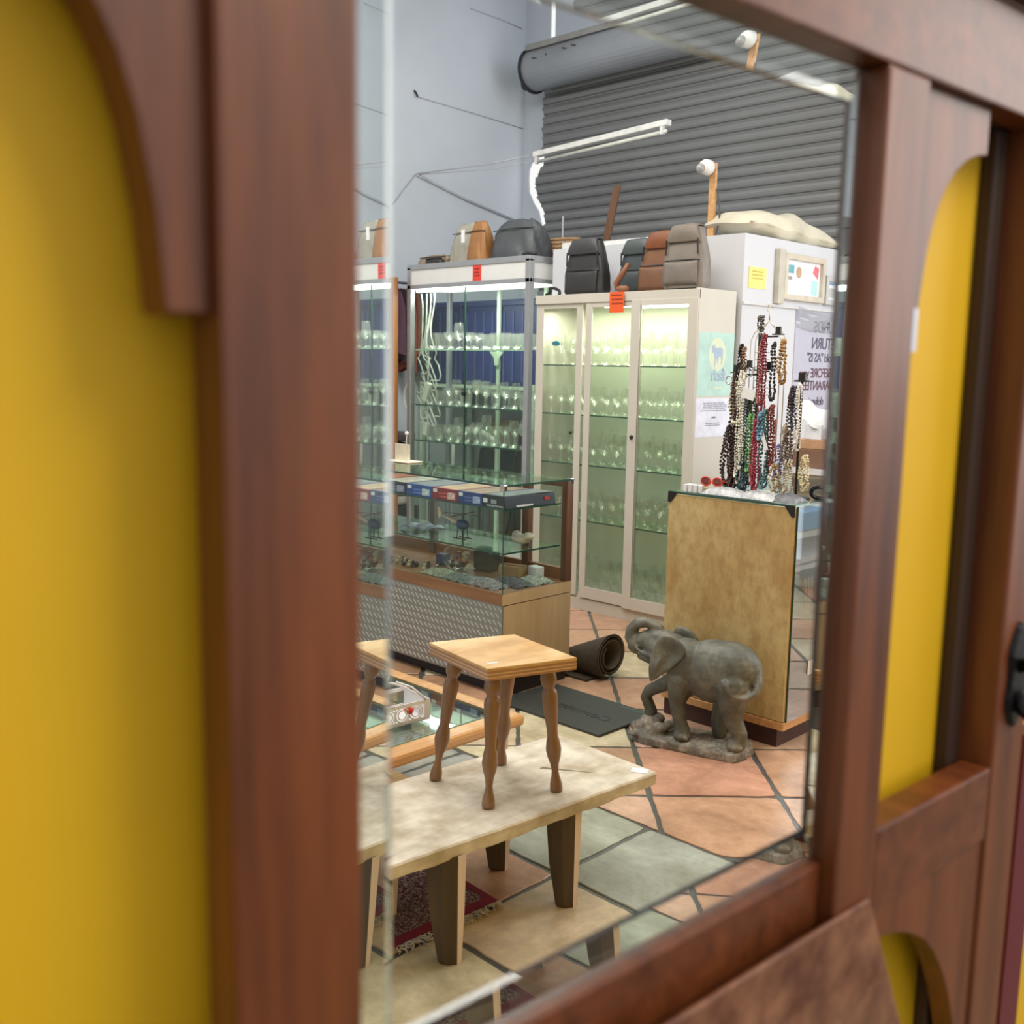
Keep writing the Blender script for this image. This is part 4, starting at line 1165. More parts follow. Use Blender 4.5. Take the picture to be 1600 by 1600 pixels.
# rocky base
mt, nt, b = nodes_of('rough_stone')
v = coords(nt); f = noise(nt, v, 14, 7, 0.75); f2 = noise(nt, v, 70, 5, 0.7)
nt.links.new(ramp(nt, f, [(0.32, lin(74, 72, 66)), (0.50, lin(118, 114, 106)), (0.64, lin(172, 164, 152))]), b.inputs['Base Color'])
b.inputs['Roughness'].default_value = 0.8; bump(nt, b, f2, 0.7, 0.006)
ROCK = mt
bo = [(-0.225, -0.085), (-0.17, -0.115), (-0.05, -0.118), (0.10, -0.122), (0.225, -0.120), (0.250, -0.060), (0.265, 0.02), (0.225, 0.105), (0.05, 0.112), (-0.12, 0.11), (-0.22, 0.095), (-0.255, 0.02)]
q = MB(); q.prism([W(x, y, 0.0) for x, y in bo], [W(x * 0.97, y * 0.96, 0.034) for x, y in bo])
rr = random.Random(5)
for i in range(26):
    x, y = rr.uniform(-0.22, 0.22), rr.uniform(-0.09, 0.08)
    q.ball(W(x, y, 0.030), (0.035, 0.03, rr.uniform(0.008, 0.016)), 10, 6, R15)
for x, y, z, r in ((-0.20, 0.04, 0.045, 0.045), (-0.17, 0.055, 0.06, 0.035), (-0.225, -0.02, 0.04, 0.035), (-0.14, 0.0, 0.045, 0.03), (-0.19, 0.05, 0.07, 0.022), (0.15, 0.07, 0.04, 0.035)):
    q.ball(W(x, y, z), (r, r, r * 0.8), 10, 7)
q.tube([W(-0.16, -0.07, 0.035), (W(-0.10, -0.035, 0.065)), W(-0.04, 0.01, 0.10)], [0.018, 0.020, 0.016], 9)
q.build('rock_base', ROCK, el, remesh=0.006, soft=1)

# ================================================================== rolled mat and flat mat on the floor
RUB = plain('olive_mat_pile', (58, 50, 38), 0.9, 0, 0.25, 60); RUBI = plain('mat_backing', (96, 88, 70), 0.7)
rl = thing('rolled_doormat', 'rolled-up dark brown doormat lying behind the glass counter end', 'doormat', (-3.27, 3.87, 0))
CY, CZ, X0, X1 = 3.885, 0.122, -3.42, -3.12
for nm, off, thk, mat_ in (('pile', 0.0, 0.011, RUB), ('backing', -0.008, 0.0035, RUBI)):
    q = MB()
    N = 96; turns = 2.35
    outer, inner = [], []
    for i in range(N + 1):
        t_ = i / N
        a = -1.75 - 2 * pi * turns * t_
        r = 0.119 + off - 0.021 * turns * t_
        outer.append((r * cos(a), r * sin(a))); inner.append(((r - thk) * cos(a), (r - thk) * sin(a)))
    k = 0
    for i in range(N + 1):
        for x, s_ in ((X0, 0.42), (X1 + (0.003 if nm == 'backing' else 0), 1.0)):
            q.v.append((x, CY - (1 - s_) * 0.06 + outer[i][0] * s_, 0.122 * s_ + outer[i][1] * s_)); q.v.append((x, CY - (1 - s_) * 0.06 + inner[i][0] * s_, 0.122 * s_ + inner[i][1] * s_))
    for i in range(N):
        a, b_ = i * 4, (i + 1) * 4
        q.f += [(a, b_, b_ + 2, a + 2), (a + 1, a + 3, b_ + 3, b_ + 1), (a, a + 1, b_ + 1, b_), (a + 2, b_ + 2, b_ + 3, a + 3)]
    q.build(nm, mat_, rl, smooth=False)
MB().box(X0, X1 - 0.05, CY - 0.13, CY + 0.01, 0.0, 0.012).build('loose_end', RUB, rl)
fm = thing('doormat', 'flat charcoal rubber doormat with embossed lettering beside the counter', 'doormat', (-2.94, 3.40, 0))
MATM = plain('charcoal_rubber', (54, 58, 56), 0.6, 0, 0.08, 30)
MB().box(-3.255, -2.634, 3.212, 3.60, 0, 0.012).build('rubber_sheet', MATM, fm, bevel=0.002)
DKM = plain('embossed_dark', (32, 34, 34), 0.5)
lettering('Committed', (-2.715, 3.36, 0.0118), (-1, 0, 0), (0, 1, 0), 0.088, DKM, fm, spacing=0.95, extrude=0.0012)
q = MB()
rr = random.Random(4)
x = -2.80
while x < -2.68:
    q.box(x, x + 0.006, 3.565 - 0.0, 3.578 + rr.uniform(0, 0.006), 0.012, 0.0126); x += 0.010
q.build('green_print', plain('green_print', (70, 100, 86), 0.6), fm)

# ================================================================== bench with the stool on it
bn = thing('bench', 'low bleached wooden bench with dark tapering legs under the square stool', 'bench', (-1.97, 1.87, 0))
BZ = 0.335
top = []
E0 = [(-1.757, 2.423), (-1.80, 1.92), (-1.852, 1.42), (-1.862, 1.31)]      # side nearest the viewer
E1 = [(-2.182, 2.441), (-2.235, 1.90), (-2.262, 1.45), (-2.27, 1.33)]


def lerp_path(P, t):
    n = len(P) - 1; i = min(int(t * n), n - 1); f_ = t * n - i
    return (P[i][0] + (P[i + 1][0] - P[i][0]) * f_, P[i][1] + (P[i + 1][1] - P[i][1]) * f_)


rr = random.Random(11)
N = 44
ja = [(rr.uniform(-.0016, .0016), rr.uniform(-.001, .001), rr.uniform(-.0025, .0025)) for _ in range(N + 1)]
q = MB()
ring = []
for i in range(N + 1):
    t_ = i / N
    a = lerp_path(E0, t_); b_ = lerp_path(E1, t_)
    j = ja[i]
    k = len(q.v)
    q.v += [(a[0] + j[0] - 0.004, a[1], BZ), (a[0] + j[0], a[1], BZ - 0.005), (a[0] + j[1] - 0.003, a[1], BZ - 0.040 + j[2]), (b_[0] + 0.003, b_[1], BZ - 0.040 + j[2]), (b_[0] - j[0], b_[1], BZ - 0.005), (b_[0] + 0.004, b_[1], BZ)]
for i in range(N):
    for j in range(6):
        j2 = (j + 1) % 6
        q.f.append((i * 6 + j, i * 6 + j2, (i + 1) * 6 + j2, (i + 1) * 6 + j))
q.f.append(tuple(range(6))[::-1]); q.f.append(tuple(N * 6 + j for j in range(6)))
sp = q.build('seat_plank', W_BLEACH, bn)
q = MB(); q.prism([(-2.02, 2.185, BZ), (-1.90, 2.27, BZ), (-1.88, 2.285, BZ), (-2.02, 2.20, BZ)], [(-2.02, 2.185, BZ + .0006), (-1.90, 2.27, BZ + .0006), (-1.88, 2.285, BZ + .0006), (-2.02, 2.20, BZ + .0006)])
q.build('crack', plain('wood_crack', (122, 112, 92), 0.8), sp)['label'] = 'long grey crack in the plank'
LGT = wood('lit_leg_side', (206, 190, 180), (232, 216, 208), axis=2, rough=0.7)  # daylight on the legs' right side, put into the colour


def bench_leg(nx, ny):
    """tapering post: a wide dark hewn face and a narrow face towards +x painted pale as if lit"""
    lv = [(0.0, 0.52), (0.010, 0.60), (0.14, 0.88), (BZ - 0.036, 1.06)]

    def sec(k):
        return [(nx - 0.045 * k - .010, ny - 0.060 * k), (nx - 0.012, ny - 0.040 * k), (nx, ny), (nx - 0.001, ny + 0.027 * k), (nx - 0.080 * k, ny + 0.032 * k), (nx - 0.085 * k, ny - 0.015 * k)]
    q = MB()
    for z, k in lv: q.v += [(x, y, z) for x, y in sec(k)]
    n = 6
    for i in range(len(lv) - 1):
        for j in range(n):
            j2 = (j + 1) % n
            q.f.append((i * n + j, i * n + j2, (i + 1) * n + j2, (i + 1) * n + j))
    q.f.append(tuple(reversed(range(n)))); m_ = (len(lv) - 1) * n; q.f.append(tuple(m_ + j for j in range(n)))
    o = q.build('leg', W_DARK, bn, bevel=0.002)
    p = MB()
    for i in range(len(lv) - 1):
        (z0, k0), (z1, k1) = lv[i], lv[i + 1]
        a, b_ = sec(k0)[2], sec(k0)[3]; c, d = sec(k1)[2], sec(k1)[3]
        p.hexa([(a[0], a[1], z0), (a[0] + .0015, a[1], z0), (b_[0] + .0015, b_[1], z0), (b_[0], b_[1], z0), (c[0], c[1], z1), (c[0] + .0015, c[1], z1), (d[0] + .0015, d[1], z1), (d[0], d[1], z1)])
    p.build('lit_face', LGT, o)


bench_leg(-1.825, 1.674)
bench_leg(-1.804, 2.106)
bench_leg(-2.095, 2.118)
bench_leg(-2.115, 1.690)
t = MB().obox((-1.80, 2.395, BZ + 0.001), (0.05, 0.035, 0.0012), Matrix.Rotation(0.5, 3, 'Z')).build('price_label', PAPER)
tag(t, 'white price label on the far corner of the bleached bench', 'label')

# stool
so = thing('stool', 'square plywood stool on four turned legs, standing on the bench', 'stool', (-2.012, 2.004, BZ))
SZ = 0.742
seat = [(-1.908, 1.850), (-1.817, 2.110), (-2.111, 2.158), (-2.213, 1.905)]
SN = [(p[0], p[1]) for p in seat]
TOPW = wood('stool_top_wood', (206, 172, 124), (238, 212, 164), axis=1, scale=9, stretch=7, rough=0.42, blot=(4, (222, 196, 160)))
PLYD = wood('ply_edge', (160, 122, 98), (184, 146, 120), axis=0, stretch=6, rough=0.5)
PLYL = wood('ply_edge_light', (200, 166, 132), (222, 190, 156), axis=0, stretch=6, rough=0.5)
cx = sum(p[0] for p in SN) / 4; cy = sum(p[1] for p in SN) / 4
ins = lambda k_: [(cx + (x - cx) * k_, cy + (y - cy) * k_) for x, y in SN]
sb = MB(); sb.prism([(x, y, SZ - 0.010) for x, y in SN], [(x, y, SZ) for x, y in SN]); sobj = sb.build('seat', TOPW, so, bevel=0.002)
zz = SZ - 0.010
for i, h in enumerate((0.006, 0.0035, 0.006, 0.0035, 0.006)):
    q = MB(); pr_ = ins(0.998 if i % 2 else 0.994)
    q.prism([(x, y, zz - h) for x, y in pr_], [(x, y, zz) for x, y in pr_]); q.build('ply_layer', PLYL if i % 2 else PLYD, sobj); zz -= h
q = MB().obox((-1.935, 1.895, SZ + 0.0006), (0.03, 0.008, 0.001), Matrix.Rotation(1.1, 3, 'Z')).build('price_label', PAPER)
tag(q, 'tiny white label near the front corner of the stool seat', 'label')
feet = [(-1.925, 1.877), (-1.873, 2.100), (-2.127, 2.124), (-2.172, 1.897)]
prof = [(0.0, 0.0), (0.0155, 0.0005), (0.0175, 0.008), (0.0165, 0.025), (0.0125, 0.045), (0.0105, 0.062), (0.0125, 0.085), (0.0180, 0.110), (0.0205, 0.130), (0.0185, 0.152), (0.0150, 0.172), (0.0150, 0.19), (0.0175, 0.23), (0.0200, 0.275), (0.0205, 0.300), (0.0185, 0.312), (0.0140, 0.318),
        (0.0150, 0.323), (0.0195, 0.334), (0.0215, 0.348), (0.0195, 0.362), (0.0165, 0.372), (0.0175, 0.384)]
for i in range(4):
    f = Vector((feet[i][0], feet[i][1], BZ))
    tp = Vector((cx + (SN[i][0] - cx) * 0.62, cy + (SN[i][1] - cy) * 0.62, SZ - 0.035))
    axis = tp - f
    Mr = Vector((0, 0, 1)).rotation_difference(axis).to_matrix()
    Ls = axis.length / 0.384
    q = MB(); q.lathe([(0.0165 + (r - 0.0165) * 1.25 + 0.001 if r > 0 else 0, z * Ls) for r, z in prof], f, 20, Mr)
    q.build('leg', W_TURN, so, smooth=True)

# rug with a fringe under the bench
RUGM, nt, b = nodes_of('red_rug_weave')
v = coords(nt, scale=(1, 1, 1)); f = noise(nt, v, 110, 2, 0.5, 1.5)
nt.links.new(ramp(nt, f, [(0.42, lin(88, 20, 40)), (0.50, lin(46, 42, 50)), (0.56, lin(150, 132, 128))]), b.inputs['Base Color']); b.inputs['Roughness'].default_value = 0.95
RUGR = plain('rug_border_red', (118, 22, 46), 0.95, 0, 0.15, 60)
rg = thing('rug', 'small dark red patterned rug with a white fringe lying under the bench', 'rug', (-2.25, 1.8, 0))
cor = Vector((-1.972, 1.965, 0)); du = Vector((-1.0, 0.06, 0)).normalized(); dv = Vector((-0.05, -1.0, 0)).normalized()
P = lambda a, b_, z: tuple(cor + du * a + dv * b_ + Vector((0, 0, z)))
MB().hexa([P(0.62, 0, 0.0), P(0, 0, 0.0), P(0, 0.36, 0.0), P(0.62, 0.36, 0.0), P(0.62, 0, 0.009), P(0, 0, 0.009), P(0, 0.36, 0.009), P(0.62, 0.36, 0.009)][::1]).build('pile', RUGM, rg)
q = MB()
q.hexa([P(0.035, -0.001, 0.0), P(0, -0.001, 0.0), P(0, 0.361, 0.0), P(0.035, 0.361, 0.0), P(0.035, -0.001, 0.0102), P(0, -0.001, 0.0102), P(0, 0.361, 0.0102), P(0.035, 0.361, 0.0102)])
q.hexa([P(0.62, -0.001, 0.0), P(0.035, -0.001, 0.0), P(0.035, 0.02, 0.0), P(0.62, 0.02, 0.0), P(0.62, -0.001, 0.0104), P(0.035, -0.001, 0.0104), P(0.035, 0.02, 0.0104), P(0.62, 0.02, 0.0104)])
q.build('border', RUGR, rg)
q = MB(); rr = random.Random(3)
for i in range(120):
    b_ = 0.36 * i / 120
    pts = [P(0.0, b_, 0.006)]
    a, bb, z = 0.0, b_, 0.008
    for s_ in range(5):
        a -= rr.uniform(0.004, 0.011); bb += rr.uniform(-0.010, 0.010); z = max(0.003, z + rr.uniform(-0.003, 0.004)); pts.append(P(a, bb, z))
    q.tube(pts, 0.0013, 4)
fr = q.build('fringe', plain('fringe_white', (196, 190, 184), 0.9, 0, 0.3, 40), rg); fr['kind'] = 'stuff'

# coffee table with inset glass
ct = thing('coffee_table', 'low oak coffee table with an inset glass top, behind the stool', 'coffee table', (-2.8, 1.95, 0))
CU1, CV1, CZ_ = -2.262, 2.372, 0.40
CU0, CV0 = -3.15, 1.25
q = MB(); q.box(CU1 - 0.075, CU1, CV0, CV1, CZ_ - 0.04, CZ_); q.box(CU0, CU1 - 0.075, CV1 - 0.06, CV1, CZ_ - 0.04, CZ_); q.box(CU0, CU0 + 0.075, CV0, CV1 - 0.06, CZ_ - 0.04, CZ_); q.box(CU0 + 0.075, CU1 - 0.075, CV0, CV0 + 0.07, CZ_ - 0.04, CZ_)
q.build('rim', wood('golden_oak', (190, 138, 84), (222, 174, 118), axis=1, stretch=9, rough=0.3, coat=0.3), ct, bevel=0.012)
MB().box(CU0 + 0.07, CU1 - 0.07, CV0 + 0.06, CV1 - 0.055, CZ_ - 0.010, CZ_ - 0.004).build('glass_panel', thin_glass('smoky_table_glass', (0.72, 0.80, 0.78), (0.8, 0.92, 0.9), base=0.16, blend=0.5), ct)
MB().box(CU1 - 0.0735, CU1 - 0.071, CV0 + 0.07, CV1 - 0.06, CZ_ - 0.006, CZ_ + 0.001).build('glass_edge', plain('aqua_edge', (130, 170, 164), 0.3), ct)
for (x, y) in ((CU1 - 0.06, CV1 - 0.06), (CU1 - 0.06, CV0 + 0.06), (CU0 + 0.06, CV1 - 0.06), (CU0 + 0.06, CV0 + 0.06)):
    MB().lathe([(0.024, 0), (0.028, 0.02), (0.024, 0.18), (0.030, 0.36)], (x, y, 0), 14).build('leg', W_OAK, ct, smooth=True)
MB().box(CU0 + 0.1, -2.375, CV0 + 0.1, 2.19, 0.10, 0.115).build('lower_shelf', W_OAK, ct, bevel=0.002)
# white tray box on the table
tb = thing('wire_trug', 'white metal trug with a lattice side and curled handle on the coffee table', 'trug', (-2.54, 2.03, 0.40), 0)
WM = plain('white_metal', (226, 226, 226), 0.4, 0, 0.03)
c0 = Vector((-2.431, 2.100, 0.405)); e1 = Vector((-0.10, -1.0, 0)).normalized(); e2 = Vector((-1.0, 0.10, 0)).normalized()
Q = lambda a, b_, z: tuple(c0 + e1 * a + e2 * b_ + Vector((0, 0, z)))
LL, WW, HH = 0.26, 0.15, 0.068


def bar(mb, p, q_, w=0.007):
    mb.tube([p, q_], w / 2, 6)


q = MB()
for b_ in (0, WW):
    for z0, z1 in ((0, 0.012), (HH - 0.012, HH)):
        q.hexa([Q(0, b_, z0), Q(LL, b_, z0), Q(LL, b_ + 0.003, z0), Q(0, b_ + 0.003, z0), Q(0, b_, z1), Q(LL, b_, z1), Q(LL, b_ + 0.003, z1), Q(0, b_ + 0.003, z1)])
for a in (0, LL - 0.003):
    q.hexa([Q(a, 0, 0), Q(a + .003, 0, 0), Q(a + .003, WW, 0), Q(a, WW, 0), Q(a, 0, HH), Q(a + .003, 0, HH), Q(a + .003, WW, HH), Q(a, WW, HH)])
q.hexa([Q(0, 0, 0.001), Q(LL, 0, 0.001), Q(LL, WW, 0.001), Q(0, WW, 0.001), Q(0, 0, 0.004), Q(LL, 0, 0.004), Q(LL, WW, 0.004), Q(0, WW, 0.004)])
q.hexa([Q(0, -0.0005, 0), Q(0.022, -0.0005, 0), Q(0.022, 0.003, 0), Q(0, 0.003, 0), Q(0, -0.0005, HH), Q(0.022, -0.0005, HH), Q(0.022, 0.003, HH), Q(0, 0.003, HH)])
q.build('tray', WM, tb)
q = MB()
for i in range(4):
    ca = 0.055 + i * 0.052
    for rad in (0.016, 0.025):
        q.tube([Q(ca + rad * cos(t_) * (1.0), 0.0015, HH / 2 + rad * 0.95 * sin(t_)) for t_ in [2 * pi * k / 18 for k in range(18)]], 0.0028, 5, closed=True)
    bar(q, Q(ca + 0.026, 0.0015, 0.010), Q(ca + 0.026, 0.0015, HH - 0.010), 0.004)
q.build('lattice', WM, tb)
q = MB()
q.tube([Q(0.01, WW / 2, HH) if k == 0 else Q(0.01 + 0.24 * k / 16, WW / 2, HH + 0.055 * sin(pi * k / 16)) for k in range(17)], 0.004, 7)
q.tube([Q(0.015, 0.0, HH), Q(0.06, 0.02, HH + 0.045), Q(0.10, 0.05, HH + 0.062)], 0.004, 7)
q.tube([Q(0.13 + 0.02 * cos(t_), WW / 2, HH + 0.078 + 0.02 * sin(t_)) for t_ in [2 * pi * k / 16 for k in range(16)]], 0.004, 7, closed=True)
q.build('handle', WM, tb, smooth=True)
rd = MB(); rd.ball(Q(0.075, 0.012, 0.045), 0.017)
o = rd.build('red_ball', plain('coral_red', (222, 70, 58), 0.4), smooth=True); tag(o, 'small coral red ball inside the white trug', 'ball')
o.location.z = c0.z + 0.026

# ================================================================== jewellery stands on the right counter
CT = RZ + 0.007
s1 = thing('jewellery_stand', 'black jewellery stand with short cross arms on the left half of the tall counter', 'jewellery stand', (-2.36, 3.87, CT))
MB().lathe([(0.07, 0), (0.07, 0.006), (0.02, 0.012)], (-2.36, 3.87, CT), 20).build('base', BLACK, s1)
MB().tube([(-2.36, 3.87, CT), (-2.36, 3.87, 1.70)], 0.006, 8).build('pole', BLACK, s1)
for (x, y, z) in ((-2.455, 3.85, 1.545), (-2.385, 3.84, 1.565), (-2.255, 3.84, 1.705), (-2.30, 3.86, 1.56)):
    q = MB(); q.tube([(-2.36, 3.87, z - 0.02), (x, y, z - 0.02)], 0.004, 6)
    q.lathe([(0.026, -0.014), (0.026, -0.010), (0.013, -0.008), (0.012, 0.018), (0.014, 0.020)], (x, y, z), 12)
    q.build('arm', BLACK, s1)
s2 = thing('jewellery_stand', 'black jewellery stand with one cap on top, on the right half of the tall counter', 'jewellery stand', (-2.15, 3.87, CT))
MB().lathe([(0.06, 0), (0.06, 0.006), (0.02, 0.012)], (-2.15, 3.87, CT), 20).build('base', BLACK, s2)
MB().tube([(-2.15, 3.87, CT), (-2.15, 3.87, 1.50)], 0.006, 8).build('pole', BLACK, s2)
q = MB(); q.lathe([(0.034, -0.010), (0.034, -0.004), (0.016, -0.002), (0.016, 0.026), (0.018, 0.028)], (-2.15, 3.87, 1.51), 14); q.build('cap', BLACK, s2)
hg = thing('wire_bust', 'white wire bust with round shoulders and a top hook, behind the necklaces', 'display bust', (-2.34, 3.91, CT))
WIRE = plain('white_wire', (216, 214, 206), 0.35, 0.2)
for i, (hw, tw) in enumerate(((0.085, 1.655), (0.062, 1.66))):
    q = MB()
    for sx in (-1, 1):
        q.tube([(-2.342, 3.91, 1.755), (-2.342 + sx * hw * 0.25, 3.91, 1.735), (-2.342 + sx * hw * 0.8, 3.91, 1.705), (-2.342 + sx * hw, 3.91, 1.67), (-2.342 + sx * hw, 3.91, 1.60), (-2.342 + sx * hw, 3.91, CT + 0.02)], 0.0025, 6)
    q.build('wire', WIRE, hg, smooth=True)
q = MB()
for k in range(7): q.tube([(-2.40, 3.912, 1.62 - k * 0.03), (-2.35, 3.90, 1.622 - k * 0.03), (-2.30, 3.912, 1.62 - k * 0.03)], 0.0025, 6)
q.build('cross_wires', WIRE, hg)
q = MB(); q.tube([(-2.342, 3.91, 1.755), (-2.342, 3.91, 1.785), (-2.356, 3.91, 1.80), (-2.348, 3.91, 1.822), (-2.332, 3.91, 1.82), (-2.325, 3.91, 1.806)], 0.003, 6); q.build('hook', WIRE, hg, smooth=True)
MB().lathe([(0.05, 0), (0.05, 0.006), (0.01, 0.01)], (-2.34, 3.93, CT), 16).build('base', WIRE, hg)


def necklace(x, y, zt, zb, w, r, cc, lb, twist=0.0, seed=0, mat=None, clump=1):
    q = MB(); rr = random.Random(seed)
    r *= 0.78; L = 2 * (zt - zb); n = max(10, int(L / (r * 1.9)))
    for c_ in range(clump + 1):
        ox = rr.uniform(-0.010, 0.010) * (c_ > 0); oy = -0.008 * c_
        zb2 = zb + rr.uniform(0, 0.03) * (c_ > 0)
        for i in range(n):
            t_ = i / n
            a = 2 * pi * t_
            # drop-shaped loop
            s_ = sin(a); h = (1 - cos(a)) / 2
            xx = x + ox + w * 1.5 * s_ * (0.35 + 0.65 * h) + twist * sin(a * 3 + c_) + rr.uniform(-.0025, .0025)
            zz_ = zt - (zt - zb2) * (h ** 0.9)
            q.ball((xx, y + oy + 0.004 * cos(a * 5), zz_), r * rr.uniform(0.85, 1.12), 6, 4)
    nm = 'jc_%s' % '_'.join(str(v_) for v_ in cc)
    o = q.build('necklace', mat or plain(nm, cc, 0.28, 0, 0.35, 90), smooth=True)
    tag(o, lb, 'necklace')
    return o


NK = [
    (-2.435, 3.835, 1.53, 1.03, 0.012, 0.0075, (52, 24, 24), 'long dark brown bead necklace, lowest at the left of the stand', 3),
    (-2.465, 3.84, 1.30, 1.035, 0.022, 0.0085, (46, 22, 26), 'bunch of blackish brown beads at the far left of the stand', 3),
    (-2.415, 3.85, 1.40, 1.04, 0.015, 0.008, (60, 30, 26), 'chocolate bead necklace beside the pearl strand', 3),
    (-2.452, 3.83, 1.51, 1.36, 0.018, 0.007, (206, 196, 180), 'short cream pearl necklace under the left cap', 1),
    (-2.430, 3.825, 1.47, 1.31, 0.022, 0.0085, (226, 220, 204), 'chunky white pearl loop at the left', 1),
    (-2.405, 3.82, 1.54, 1.06, 0.008, 0.006, (232, 228, 214), 'long white pearl strand hanging left of centre', 1),
    (-2.392, 3.815, 1.53, 1.12, 0.006, 0.0055, (222, 220, 206), 'second long pearl strand, just right of the first', 1),
    (-2.375, 3.83, 1.45, 1.03, 0.008, 0.007, (70, 84, 100), 'slate blue bead necklace beside the pearls', 2),
    (-2.395, 3.835, 1.16, 1.03, 0.012, 0.007, (54, 84, 94), 'teal bead tassel below the pearl strands', 3),
    (-2.355, 3.835, 1.43, 1.06, 0.014, 0.0085, (40, 60, 44), 'dark green bead necklace in the middle', 2),
    (-2.345, 3.82, 1.36, 1.10, 0.008, 0.007, (116, 176, 110), 'light green bead strand in the middle', 1),
    (-2.300, 3.82, 1.69, 1.32, 0.008, 0.0065, (128, 36, 50), 'red bead necklace hanging under the top cap', 2),
    (-2.318, 3.83, 1.67, 1.40, 0.008, 0.006, (214, 150, 138), 'pale coral bead necklace left of the red one', 1),
    (-2.310, 3.81, 1.34, 1.04, 0.010, 0.0065, (150, 28, 48), 'long crimson bead necklace reaching the counter', 3),
    (-2.322, 3.805, 1.30, 1.06, 0.008, 0.006, (196, 96, 122), 'pink bead strand beside the crimson necklace', 1),
    (-2.262, 3.825, 1.66, 1.42, 0.010, 0.0075, (44, 38, 36), 'black spaced-bead necklace under the top cap', 1),
    (-2.278, 3.82, 1.38, 1.05, 0.014, 0.008, (84, 122, 128), 'grey-blue bead bunch right of the crimson necklace', 3),
    (-2.285, 3.80, 1.37, 1.25, 0.010, 0.008, (110, 160, 196), 'sky blue bead cluster above the grey-blue bunch', 2),
    (-2.250, 3.82, 1.40, 1.12, 0.008, 0.007, (116, 40, 36), 'brick red bead necklace in the right half', 2),
    (-2.240, 3.83, 1.34, 1.16, 0.006, 0.006, (198, 110, 60), 'orange bead strand beside the brick red necklace', 1),
    (-2.225, 3.84, 1.67, 1.49, 0.012, 0.0075, (166, 128, 70), 'gold leaf necklace at the right shoulder of the bust', 3),
    (-2.412, 3.845, 1.64, 1.50, 0.006, 0.006, (160, 118, 78), 'bronze chain at the left shoulder of the bust', 2),
    (-2.432, 3.845, 1.65, 1.51, 0.006, 0.008, (40, 38, 40), 'black tube necklace at the left shoulder of the bust', 2),
    (-2.343, 3.86, 1.77, 1.69, 0.006, 0.007, (90, 84, 82), 'short grey bead string at the neck of the wire bust', 2),
    (-2.165, 3.825, 1.48, 1.15, 0.010, 0.007, (70, 50, 44), 'dark brown necklace on the right stand', 2),
    (-2.148, 3.815, 1.48, 1.30, 0.008, 0.007, (34, 42, 66), 'navy bead necklace on the right stand', 1),
    (-2.128, 3.82, 1.49, 1.22, 0.008, 0.006, (224, 222, 220), 'white bead necklace on the right stand', 2),
    (-2.185, 3.82, 1.32, 1.03, 0.012, 0.0055, (176, 168, 150), 'silvery long chain on the right stand', 3),
    (-2.160, 3.805, 1.30, 1.14, 0.014, 0.007, (112, 96, 92), 'mottled stone necklace on the right stand', 2),
    (-2.205, 3.81, 1.16, 1.04, 0.016, 0.007, (180, 158, 112), 'sand coloured shell bunch between the two stands', 3),
    (-2.195, 3.80, 1.24, 1.10, 0.012, 0.006, (110, 100, 160), 'lilac bead necklace between the two stands', 1),
    (-2.145, 3.80, 1.18, 1.03, 0.010, 0.005, (206, 200, 186), 'ivory chain reaching the counter at the right stand', 3),
    (-2.105, 3.86, 1.20, 1.05, 0.014, 0.006, (228, 218, 186), 'cream tasselled necklace at the right end', 3),
]
for i, a in enumerate(NK):
    necklace(a[0], a[1], a[2], a[3], a[4], a[5], a[6], a[7], 0.003, i, clump=a[8])
t = MB().obox((-2.352, 3.79, 1.445), (0.062, 0.002, 0.045), Matrix.Rotation(0.25, 3, 'Y')).build('price_tag', PAPER); tag(t, 'white price tag on the necklaces in the middle of the stand', 'price tag')
t = MB().obox((-2.262, 3.785, 1.25), (0.016, 0.002, 0.075), Matrix.Rotation(-0.35, 3, 'Y')).build('price_tag', PAPER); tag(t, 'narrow white tag hanging beside the brick red necklace', 'price tag')
for i, (x, y, z) in enumerate(((-2.475, 3.83, 1.50), (-2.442, 3.825, 1.505), (-2.372, 3.82, 1.535))):
    q = MB(); q.tube([(x + 0.016 * cos(t_), y, z + 0.018 * sin(t_)) for t_ in [2 * pi * k / 16 for k in range(16)]], 0.0035, 6, closed=True)
    tag(q.build('hoop_earring', CHROME, smooth=True), ['silver hoop at the far left arm of the stand', 'silver hoop under the left cap', 'silver hoop below the middle cap'][i], 'earring')
# things lying on the counter
t = thing('sunglasses', 'red framed sunglasses lying on the counter left of the necklaces', 'sunglasses', (-2.52, 3.80, CT))
q = MB()
for dx in (-0.030, 0.030):
    q.tube([(-2.515 + dx + 0.024 * cos(a), 3.79, CT + 0.024 + 0.019 * sin(a)) for a in [2 * pi * k / 16 for k in range(16)]], 0.0035, 6, closed=True)
    q.tube([(-2.515 + dx * 1.8, 3.79, CT + 0.03), (-2.515 + dx * 1.7, 3.88, CT + 0.01)], 0.003, 6)
q.build('frame', plain('red_frame', (206, 70, 52), 0.3), t, smooth=True)
q = MB()
for dx in (-0.030, 0.030):
    q.lathe([(0.022, -0.001), (0.022, 0.001)], (-2.515 + dx, 3.79, CT + 0.024), 14, Matrix.Rotation(pi / 2, 3, 'X'))
q.build('lens', plain('amber_lens', (120, 50, 40), 0.15), t)
BGC = plain('clear_bag', (190, 192, 196), 0.15, 0.2, 0.5, 30, 0.6)
